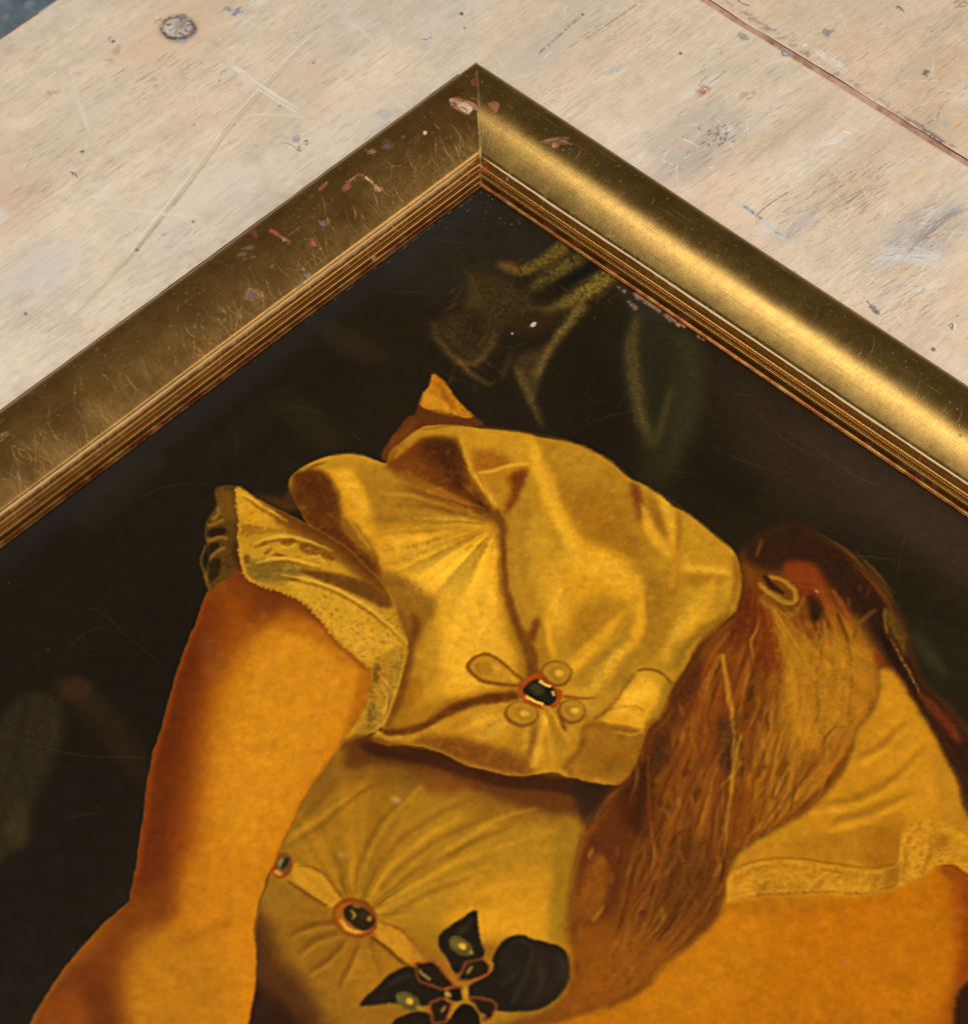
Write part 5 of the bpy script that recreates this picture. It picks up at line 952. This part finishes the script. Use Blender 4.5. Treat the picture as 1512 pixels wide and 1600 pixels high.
# ---------------------------------------------------------------- gilt frame
WL, WR = .0607, .0575                      # widths of the two kinds of rail
LU, LV = .800, .740                        # outer size of the frame along U and V
def moulding():
    """outer wall, rounded shoulder, low crest and the long fall to the fillet: (share across, mm high)"""
    p = [(.03, 0.), (.012, .5), (.004, 6), (.002, 18), (-.004, 24.5)]
    x, z = -.6, 27.0
    for a in np.radians(np.linspace(-80, -30, 9)): p.append((x/57.5, z)); x += .42*math.cos(a); z -= .62*math.sin(a)
    s_ = np.linspace(x/57.5, .795, 30); tn = np.interp(s_, [s_[0], .22, .43, .58, .70, .795], [-.56, -.02, .38, .56, .63, .68])
    zz = z - np.r_[0, np.cumsum(.5*(tn[1:]+tn[:-1])*np.diff(s_)*57.5)]
    zz += (22.9-zz[-1])*((s_-s_[0])/(s_[-1]-s_[0]))
    return np.array(p + list(zip(s_, zz)))
SIGHT = [(.795, 22.9), (.800, 23.1), (.808, 23.2), (.816, 22.9), (.821, 22.2), (.824, 21.2), (.828, 20.2), (.838, 19.1), (.852, 18.5), (.866, 18.35), (.876, 18.6), (.883, 18.7), (.889, 18.4), (.893, 17.8), (.897, 17.2), (.903, 17.0), (.908, 17.5), (.916, 18.4), (.927, 18.85), (.939, 18.75), (.949, 18.1), (.955, 17.0), (.960, 16.0), (.972, 15.4), (.987, 15.05), (1.0, 14.8), (1.003, 14.3), (1.003, 13.7), (.90, 13.7), (.90, 9)]
def dense(p, n):
    p = np.array(p, float); out = []
    q = np.vstack([2*p[0]-p[1], p, 2*p[-1]-p[-2]])
    for i in range(len(p)-1):
        a, b, c_, d = q[i], q[i+1], q[i+2], q[i+3]
        for t in np.linspace(0, 1, n, endpoint=False): out.append(.5*(2*b+(c_-a)*t+(2*a-5*b+4*c_-d)*t*t+(3*b-a-3*c_+d)*t**3))
    return np.array(out + [p[-1]])
PD = moulding(); SD = np.vstack([dense(SIGHT[:26], 3), SIGHT[26:]])
TOPS = np.vstack([PD[5:], dense(SIGHT[:26], 3)[1:]])
def rail_hit(px, side):
    """where a view ray first meets the moulding: (metres along, share across)"""
    px = np.atleast_2d(np.asarray(px, float)); s = np.linspace(0, 1, 260); z = np.interp(s, TOPS[:, 0], TOPS[:, 1])/1000
    out = np.zeros((len(px), 2)); best = np.full(len(px), 1e9)
    for si, zi in zip(s, z):
        q = uv_at(px, zi); al, t = (q[:, 0], q[:, 1]/WR) if side == 'R' else (q[:, 1], q[:, 0]/WL)
        d = np.abs(t-si); k = d < best-1e-9; best[k] = d[k]; out[k, 0] = al[k]; out[k, 1] = t[k]
    return out
GX, GY, GS = np.arange(-80, 1620, 6.), np.arange(50, 930, 6.), 6.
LUT = {s_: rail_hit(np.stack(np.meshgrid(GX, GY), -1).reshape(-1, 2), s_).reshape(len(GY), len(GX), 2) for s_ in 'LR'}
def on_rail(px, side):
    px = np.atleast_2d(np.asarray(px, float)); x = np.clip((px[:, 0]-GX[0])/GS, 0, len(GX)-1.001); y = np.clip((px[:, 1]-GY[0])/GS, 0, len(GY)-1.001)
    i, j = x.astype(int), y.astype(int); f, g_ = (x-i)[:, None], (y-j)[:, None]; T_ = LUT[side]
    return (T_[j, i]*(1-f)+T_[j, i+1]*f)*(1-g_)+(T_[j+1, i]*(1-f)+T_[j+1, i+1]*f)*g_
RPX, RPY, RLEN = 2600, 420, .52             # wear and painted-glint map of a rail: 0.2 mm along, 420 px across
def gilt_strokes(k, pts_fn, n, col, w_, al, rng):
    for _ in range(n): q = pts_fn(); k.line(q, w_*rng.uniform(.6, 1.5), col, .6, al*rng.uniform(.3, 1), taper=(.25, .2), n=3)
def rail_marks(side):
    T = lambda p: on_rail(p, side)*(RPX/RLEN, RPY)
    k = Marks(RPX, RPY, T, 1.7, 31 if side == 'R' else 32); L, P, D, Cc, rng = k.line, k.poly, k.dot, k.chip, k.rng
    RED, PINK, GES, OCH, BLU = (176, 76, 48), (204, 132, 100), (232, 206, 170), (156, 122, 70), (146, 140, 168)
    if side == 'L':
        P([(727, 178), (716, 172), (706, 166), (702, 156), (711, 152), (722, 155), (735, 158), (744, 164), (746, 172), (738, 170), (734, 178)], PINK, .7, .95); P([(712, 158), (724, 160), (736, 166), (738, 172), (730, 176), (718, 168)], GES, .8, .95); L([(702, 156), (708, 155)], 4, (196, 186, 140), .7, .9); L([(712, 152), (720, 153)], 3, RED, .7, .9); L([(720, 166), (730, 172)], 2, (170, 120, 92), .6, .7); L([(736, 153), (744, 155)], 3, OCH, .8, .7)
        Cc(744, 128, 6, 6, 0, (170, 70, 44), .9, 1.2); Cc(746, 113, 4, 7, 0, (206, 128, 100), .9, 1); L([(745, 103), (746, 112), (747, 122), (746, 135)], 2, (196, 140, 112), .6, .9)
        Cc(664, 207, 4.5, 3, 25, (236, 222, 196), .95, .7); Cc(604, 224, 7, 6, 0, (140, 72, 52), .6, 2); Cc(606, 230, 6, 4, 0, (126, 104, 118), .5, 1.6); Cc(652, 218, 4, 6, 20, (132, 66, 44), .55, 1.6); Cc(580, 236, 8, 3.4, -12, (184, 134, 104), .8, 1); Cc(572, 234, 3, 2, 0, RED, .8, .8); Cc(630, 214, 3, 2.5, 0, (128, 112, 104), .5, 1)
        Cc(541, 290, 8, 5, -35, (178, 92, 62), .85, .9); L([(538, 294), (546, 284), (556, 274), (562, 272)], 3.4, (176, 88, 58), .8, .85); L([(562, 272), (568, 274)], 3, (196, 110, 76), .8, .8); L([(570, 276), (576, 280), (582, 285)], 4, (228, 186, 146), .7, .95); Cc(590, 294, 5.5, 5, 30, (206, 110, 82), .95, .8); L([(586, 288), (594, 298)], 3, (216, 150, 120), .8, .8); L([(540, 284), (552, 278)], 2, (196, 150, 100), .7, .7)
        L([(498, 296), (506, 289), (512, 284)], [5, 6, 2], (182, 94, 66), .8, .9); Cc(486, 306, 8, 4, -30, (120, 92, 56), .5, 1.6)
        P([(390, 358), (396, 356), (401, 364), (402, 372), (397, 368), (392, 362)], (150, 72, 50), .9, .9); L([(422, 359), (430, 363), (438, 369), (445, 373), (453, 377)], [5, 6, 3, 5, 3], (190, 92, 60), .8, .95); Cc(425, 360, 4, 3, 0, (200, 86, 60), .9, .8); Cc(443, 374, 3, 2.4, 0, (196, 130, 98), .9, .7); L([(450, 368), (460, 360), (468, 354)], 1.6, (150, 112, 70), .6, .7)
        Cc(488, 378, 4, 7, -35, (196, 82, 52), .95, .8); Cc(505, 348, 5, 4.5, 0, BLU, .6, 1); Cc(512, 346, 3, 5, 20, (168, 92, 58), .8, 1); Cc(500, 388, 3.5, 3, 0, (120, 116, 128), .6, 1)
        for (x, y, a, b) in ((387, 386, 10, 3), (378, 397, 9, 3.4), (393, 387, 4, 2), (396, 401, 5, 1.6), (382, 404, 2, 1.4)): Cc(x, y, a, b, -15, (146, 124, 82), .6, 1)
        Cc(394, 460, 16, 12, -15, (150, 112, 40), .85, 1.4, .3); Cc(393, 459, 9, 9, 0, (124, 92, 92), .75, 1.4, .25); Cc(480, 430, 4.6, 4.2, 0, (172, 162, 196), .95, .9); Cc(468, 446, 8, 5, -45, (128, 108, 122), .6, 1.4); Cc(474, 421, 2.4, 2.6, 0, (196, 156, 110), .8, .7); Cc(377, 494, 4, 4, 0, (120, 92, 108), .7, 1.2); L([(378, 476), (376, 486)], 3, (150, 116, 50), 1, .6)
        Cc(152, 546, 3, 2.6, 0, RED, .85, .8); Cc(425, 416, 3, 2.4, 0, (160, 132, 96), .6, 1); Cc(305, 511, 3.2, 2.6, 0, (150, 126, 96), .6, 1); Cc(172, 692, 5, 3, -30, (170, 66, 40), .8, 1); Cc(192, 680, 4, 3, -20, (150, 60, 36), .7, 1); Cc(4, 682, 10, 6, -30, (150, 116, 60), .7, 1.5); Cc(0, 660, 8, 3, -30, (120, 92, 54), .6, 1.5)
        for _ in range(16): t = rng.random(); Cc(745-745*t, 286+566*t+rng.normal(0, 2), rng.uniform(3, 9), 1.6, -37, (150, 56, 30), .7, 1)
        for _ in range(10): t = rng.random(); Cc(745-745*t, 262+562*t+rng.normal(0, 3), rng.uniform(3, 8), 2, -37, (168, 84, 44), .6, 1)
        Cc(585, 402, 5, 2.4, -37, (196, 130, 96), .9, .8); L([(46, 606), (53, 601)], 3, (206, 150, 118), .7, .9)
    else:
        P([(762, 162), (772, 158), (780, 162), (779, 168), (774, 176), (768, 170)], (176, 112, 74), 1, .85); P([(770, 164), (779, 164), (776, 174), (770, 168)], (188, 112, 82), 1, .6)
        P([(844, 222), (856, 216), (872, 214), (888, 214), (886, 220), (892, 225), (876, 226), (868, 232), (860, 226)], (150, 100, 58), 1, .85); Cc(866, 227, 5, 4, 0, (196, 112, 78), .9, .9); L([(850, 220), (870, 218), (886, 222)], 2, (186, 136, 96), .7, .8); L([(856, 224), (866, 220), (880, 217)], 1.3, (112, 76, 46), .6, .7)
        Cc(757, 266, 6, 3, 20, (176, 72, 30), .9, .8); D((792, 279), 2, 1.4, (216, 186, 150), 0, .7, .9); D((853, 292), 2, 2, (186, 130, 60), 0, .7, .8); Cc(1500, 680, 2, 2, 0, (70, 44, 24), .9, .6); L([(1404, 604), (1410, 612), (1414, 622)], 1.2, (92, 58, 24), .6, .7)
        for _ in range(12): t = rng.random(); Cc(755+760*t, 284+515*t+rng.normal(0, 1.5), rng.uniform(4, 12), 1.6, 34, (146, 56, 34), .6, 1)
    # mitre crack
    L([(745, 108), (747, 140), (748.5, 170), (749.5, 200), (750, 230), (750.5, 250), (751, 290)], 2.2, (150, 118, 80), .7, .7); L([(750, 232), (750.5, 246)], 4, (176, 160, 136), 1.5, .6)
    # rubbed hairlines across the rail
    e0, e1 = ((743, 98), (751, 244)) if True else 0
    n = 560 if side == 'L' else 700
    clusters = [(rng.random(), rng.uniform(.012, .05)) for _ in range(17)]
    for i in range(n):
        t = (clusters[i % 17][0]+rng.normal(0, clusters[i % 17][1])) if rng.random() < .72 else rng.random()
        f = rng.beta(4, 1.9) if side == 'L' else rng.beta(3.2, 2.2)
        ex = (-745, 550) if side == 'L' else (762, 506)
        x, y = 744+ex[0]*t+7*f, 98+ex[1]*t+146*f*(1.04 if side == 'L' else 1.05)
        if f > .96: continue
        l = rng.uniform(8, 62)*(1-.35*f); a = (R(62) if side == 'L' else R(118)) + rng.normal(0, .33); b = rng.normal(0, .3)
        q = [(x, y), (x+.5*l*math.cos(a), y+.5*l*math.sin(a)), (x+l*math.cos(a+b), y+l*math.sin(a+b))]
        L(q, rng.uniform(.7, 1.5), ((212, 150, 70), (226, 172, 92), (184, 126, 56))[rng.integers(3)] if side == 'L' else ((232, 190, 104), (206, 160, 84), (246, 212, 140))[rng.integers(3)], .55, rng.uniform(.12, .62)*(1 if side == 'L' else .55), taper=(.3, .15), n=3)
    for _ in range(260):                    # worn streaks running with the rail
        t = rng.random(); f = rng.choice((rng.beta(8, 1.6), rng.random())); ex = np.array((-745, 552) if side == 'L' else (762, 510)); x, y = 744+ex[0]*t+7*f, 98+ex[1]*t+148*f; l = rng.uniform(10, 60); d = ex/np.hypot(*ex)*l
        L([(x, y), (x+d[0]*.5, y+d[1]*.5), (x+d[0], y+d[1])], rng.uniform(.8, 2.2), ((150, 96, 50), (176, 132, 78), (104, 64, 30))[rng.integers(3)], .8, rng.uniform(.08, .3), taper=(.2, .2), n=2)
    for _ in range(240): t = rng.random(); f = rng.random()*.8; ex = (-745, 552) if side == 'L' else (762, 510); D((744+ex[0]*t+7*f, 98+ex[1]*t+148*f), rng.uniform(.6, 1.6), rng.uniform(.5, 1.2), (196, 164, 110), 0, .6, rng.uniform(.2, .7))
    # highlight on the fillet's arris, painted in as pale strokes
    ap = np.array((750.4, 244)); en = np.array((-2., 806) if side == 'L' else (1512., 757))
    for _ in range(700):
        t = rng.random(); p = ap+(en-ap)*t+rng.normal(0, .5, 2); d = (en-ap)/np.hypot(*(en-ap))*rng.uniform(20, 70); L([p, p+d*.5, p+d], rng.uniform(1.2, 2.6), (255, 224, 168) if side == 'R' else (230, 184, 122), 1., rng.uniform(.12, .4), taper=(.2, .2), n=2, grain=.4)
    return k.image('gilding_wear_glint_' + side)
def gilt_material(name, im, warm):
    m_, nt, bs = mat(name); uvm = N(nt, 'ShaderNodeUVMap', uv_map='UVMap'); tc_ = N(nt, 'ShaderNodeTexCoord')
    mp = N(nt, 'ShaderNodeMapping'); mp.inputs['Scale'].default_value = (1, 1, 1); nt.links.new(uvm.outputs[0], mp.inputs[0])
    sep = N(nt, 'ShaderNodeSeparateXYZ'); nt.links.new(uvm.outputs[0], sep.inputs[0])
    cl = noise(nt, tc_.outputs['Object'], 38, detail=5, rough=.62); fine = noise(nt, tc_.outputs['Object'], 420, detail=4, rough=.6); ln = noise(nt, uvm.outputs[0], 9, .7, 14, detail=4)
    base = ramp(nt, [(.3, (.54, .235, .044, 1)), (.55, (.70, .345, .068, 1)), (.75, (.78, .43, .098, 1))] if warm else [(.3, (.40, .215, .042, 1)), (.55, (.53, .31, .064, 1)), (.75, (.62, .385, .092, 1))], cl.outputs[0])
    c = mix(nt, .16, base.outputs[0], ramp(nt, [(.3, (.20, .10, .03, 1)), (.6, (.56, .37, .13, 1))], fine.outputs[0]).outputs[0])
    c = mix(nt, .25, c, ramp(nt, [(.35, (.26, .125, .035, 1)), (.6, (.56, .38, .14, 1))], ln.outputs[0]).outputs[0])
    st_ = noise(nt, uvm.outputs[0], 1500, 1, .012, detail=3, rough=.6, dist=.6); c = mix(nt, .45, c, ramp(nt, [(.32, .62), (.5, 1.), (.7, 1.22)], st_.outputs[0]).outputs[0], 'MULTIPLY')
    mo = noise(nt, tc_.outputs['Object'], 170, detail=6, rough=.65); c = mix(nt, .38, c, ramp(nt, [(.34, .66), (.52, 1.), (.68, 1.18)], mo.outputs[0]).outputs[0], 'MULTIPLY')
    # the sight mouldings are toned a redder gold
    st = ramp(nt, [(.80, 0.), (.83, 1.)], sep.outputs[1]); c = mix(nt, math_(nt, 'MULTIPLY', st.outputs[0], .55), c, (.48, .22, .045, 1))
    bl = ramp(nt, [(.945, 0.), (.962, 1.)], sep.outputs[1]); nred = ramp(nt, [(.35, .35), (.6, 1.)], noise(nt, tc_.outputs['Object'], 110, detail=4).outputs[0])
    c = mix(nt, math_(nt, 'MULTIPLY', math_(nt, 'MULTIPLY', bl.outputs[0], nred.outputs[0]), .85), c, lin((118, 50, 20)))
    nt.links.new(c, bs.inputs['Base Color']); bs.inputs['Metallic'].default_value = .93
    rr = ramp(nt, [(.3, .22), (.7, .30)], cl.outputs[0]); nt.links.new(rr.outputs[0], bs.inputs['Roughness'])
    ti = N(nt, 'ShaderNodeTexImage', image=im, extension='EXTEND'); nt.links.new(mp.outputs[0], ti.inputs[0])
    # image is stored with its rows going up
    mp.inputs['Scale'].default_value = (1/RLEN, -1, 1); mp.inputs['Location'].default_value = (0, 1, 0)
    inside = ramp(nt, [(.985, 1.), (1., 0.)], math_(nt, 'MULTIPLY', sep.outputs[0], 1/RLEN)); fa = math_(nt, 'MULTIPLY', ti.outputs[1], inside.outputs[0])
    d = N(nt, 'ShaderNodeBsdfPrincipled'); nt.links.new(ti.outputs[0], d.inputs['Base Color']); d.inputs['Roughness'].default_value = .55; d.inputs['Specular IOR Level'].default_value = .3
    ms = N(nt, 'ShaderNodeMixShader'); nt.links.new(fa, ms.inputs[0]); nt.links.new(bs.outputs[0], ms.inputs[1]); nt.links.new(d.outputs[0], ms.inputs[2])
    h = math_(nt, 'ADD', math_(nt, 'MULTIPLY', fine.outputs[0], .04), math_(nt, 'MULTIPLY', fa, -.06))
    br = noise(nt, uvm.outputs[0], 2200, 1, .009, detail=2, rough=.5, dist=.25); br2 = noise(nt, uvm.outputs[0], 900, 1, .02, detail=3, rough=.6, dist=.5)
    pt = ramp(nt, [(.4, 0.), (.62, 1.)], noise(nt, tc_.outputs['Object'], 60, detail=3).outputs[0])
    h = math_(nt, 'ADD', h, math_(nt, 'MULTIPLY', math_(nt, 'ADD', br.outputs[0], br2.outputs[0]), math_(nt, 'ADD', math_(nt, 'MULTIPLY', pt.outputs[0], .05), .10)))
    b = N(nt, 'ShaderNodeBump'); b.inputs['Strength'].default_value = .18; b.inputs['Distance'].default_value = .0004; nt.links.new(h, b.inputs['Height']); nt.links.new(b.outputs[0], bs.inputs['Normal']); nt.links.new(b.outputs[0], d.inputs['Normal'])
    nt.links.new(ms.outputs[0], nt.nodes['Material Output'].inputs[0]); return m_
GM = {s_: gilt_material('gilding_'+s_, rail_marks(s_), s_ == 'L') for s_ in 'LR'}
frame = bpy.data.objects.new('picture_frame', None); COL.objects.link(frame); frame.location = world(LU/2, LV/2, 0)
tag(frame, 'antique gilt picture frame with rubbed, chipped gilding around the dark oil painting', 'picture frame')
bpy.context.view_layer.update()
def fparent(o, p): o.parent = p; o.matrix_parent_inverse = p.matrix_world.inverted()
def rail(prof, name, kind, parent, closed):
    """sweep the moulding along one side with mitred ends; kind: 'v0' along U at V=0 (right in view), 'u0' along V at U=0 (left), 'v1','u1' the others"""
    n = 90; V_, uv = [], []
    for (s, z) in prof:
        a0, a1 = (s*WL, LU-s*WL) if kind[0] == 'v' else (s*WR, LV-s*WR)
        for i in range(n+1):
            al = a0+(a1-a0)*(i/n)
            sag = .00025*math.sin(al*23+s*3)*math.sin(al*9) if .02 < i/n < .98 else 0
            if kind == 'v0': p = (al, s*WR, z/1000+sag)
            elif kind == 'u0': p = (s*WL, al, z/1000+sag)
            elif kind == 'v1': p = (LU-al, LV-s*WR, z/1000+sag)
            else: p = (LU-s*WL, LV-al, z/1000+sag)
            V_.append(p); uv.append((al, s))
    F = []
    for k_ in range(len(prof)-1):
        for i in range(n):
            a = k_*(n+1)+i; q = [a, a+1, a+n+2, a+n+1]; F.append(q if kind[0] == 'u' else q[::-1])
    o = mesh_obj(name, W3(V_), F, GM['R' if kind[0] == 'v' else 'L'], None, uv, True); fparent(o, parent); return o
BODY = np.vstack([PD[::1], [(.80, 22.0), (.80, 14), (.80, 0), (.03, 0)]])
for kind in ('v0', 'u0', 'v1', 'u1'):
    r_ = rail(BODY, 'rail', kind, frame, True); bpy.context.view_layer.update()
    s_ = rail(SD, 'sight_moulding', kind, r_, False)
    if kind == 'u0': left_rail = r_
bpy.context.view_layer.update()
# thin dark backing strip under the left rail, stopping short of the corner
V_, F = [], []
rng = np.random.default_rng(9); n = 70
a = uv_at((716, 116), .026)[0][1]
for i in range(n+1):
    al = a+(LV-.03-a)*i/n; j = -.0036+rng.normal(0, .00008); V_ += [(.0004, al, .0262), (j, al, .0260), (j-.0001, al, .0246), (.0004, al, .0244)]
for i in range(n):
    for k_ in range(3): F.append([i*4+k_, i*4+k_+1, i*4+5+k_, i*4+4+k_])
F += [[0, 1, 2, 3], [n*4+3, n*4+2, n*4+1, n*4]]
bm_, nt, bs = mat('dark_backing'); bs.inputs['Base Color'].default_value = lin((58, 36, 28)); bs.inputs['Roughness'].default_value = .7
o = mesh_obj('backing_strip', W3(V_), F, bm_); fparent(o, left_rail); o['label'] = 'thin dark strip along the back edge of the left rail'

# ---------------------------------------------------------------- the painting
PU0, PV0, PPX = .054, .051, .0004
PW, PH = int((LU-2*.054)/PPX), int((LV-2*.051)/PPX)
ZP = .0134
pc = Canvas(PW, PH, lambda p: (uv_at(p, ZP)-(PU0, PV0))/PPX, .86, seed=5)
paint_picture(pc); paint_wear_sheen(pc)
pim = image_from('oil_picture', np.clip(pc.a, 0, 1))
pm_, nt, bs = mat('varnished_oil_paint'); uvm = N(nt, 'ShaderNodeUVMap', uv_map='UVMap')
ti = N(nt, 'ShaderNodeTexImage', image=pim, extension='EXTEND'); nt.links.new(uvm.outputs[0], ti.inputs[0]); nt.links.new(ti.outputs[0], bs.inputs['Base Color'])
tc_ = N(nt, 'ShaderNodeTexCoord'); nf = noise(nt, tc_.outputs['Object'], 700, detail=3); nb = noise(nt, tc_.outputs['Object'], 90, detail=4)
rr = ramp(nt, [(.35, .17), (.65, .25)], nb.outputs[0]); nt.links.new(rr.outputs[0], bs.inputs['Roughness']); bs.inputs['Specular IOR Level'].default_value = .30
b = N(nt, 'ShaderNodeBump'); b.inputs['Strength'].default_value = .12; b.inputs['Distance'].default_value = .0004
nt.links.new(math_(nt, 'ADD', nf.outputs[0], nb.outputs[0]), b.inputs['Height']); nt.links.new(b.outputs[0], bs.inputs['Normal'])
V_, uv, F = [], [], []
u1, v1 = PU0+PW*PPX, PV0+PH*PPX
for z_ in (ZP, .004):
    for (u_, v_) in ((PU0, PV0), (u1, PV0), (u1, v1), (PU0, v1)): V_.append((u_, v_, z_)); uv.append(((u_-PU0)/(u1-PU0), 1-(v_-PV0)/(v1-PV0)))
F = [[3, 2, 1, 0], [4, 5, 6, 7]] + [[i, (i+1) % 4, 4+(i+1) % 4, 4+i] for i in range(4)]
o = mesh_obj('oil_painting', W3(V_), F, pm_, None, uv)
tag(o, 'dark varnished oil painting of a bare arm, yellow jewelled shift and long brown hair', 'painting')
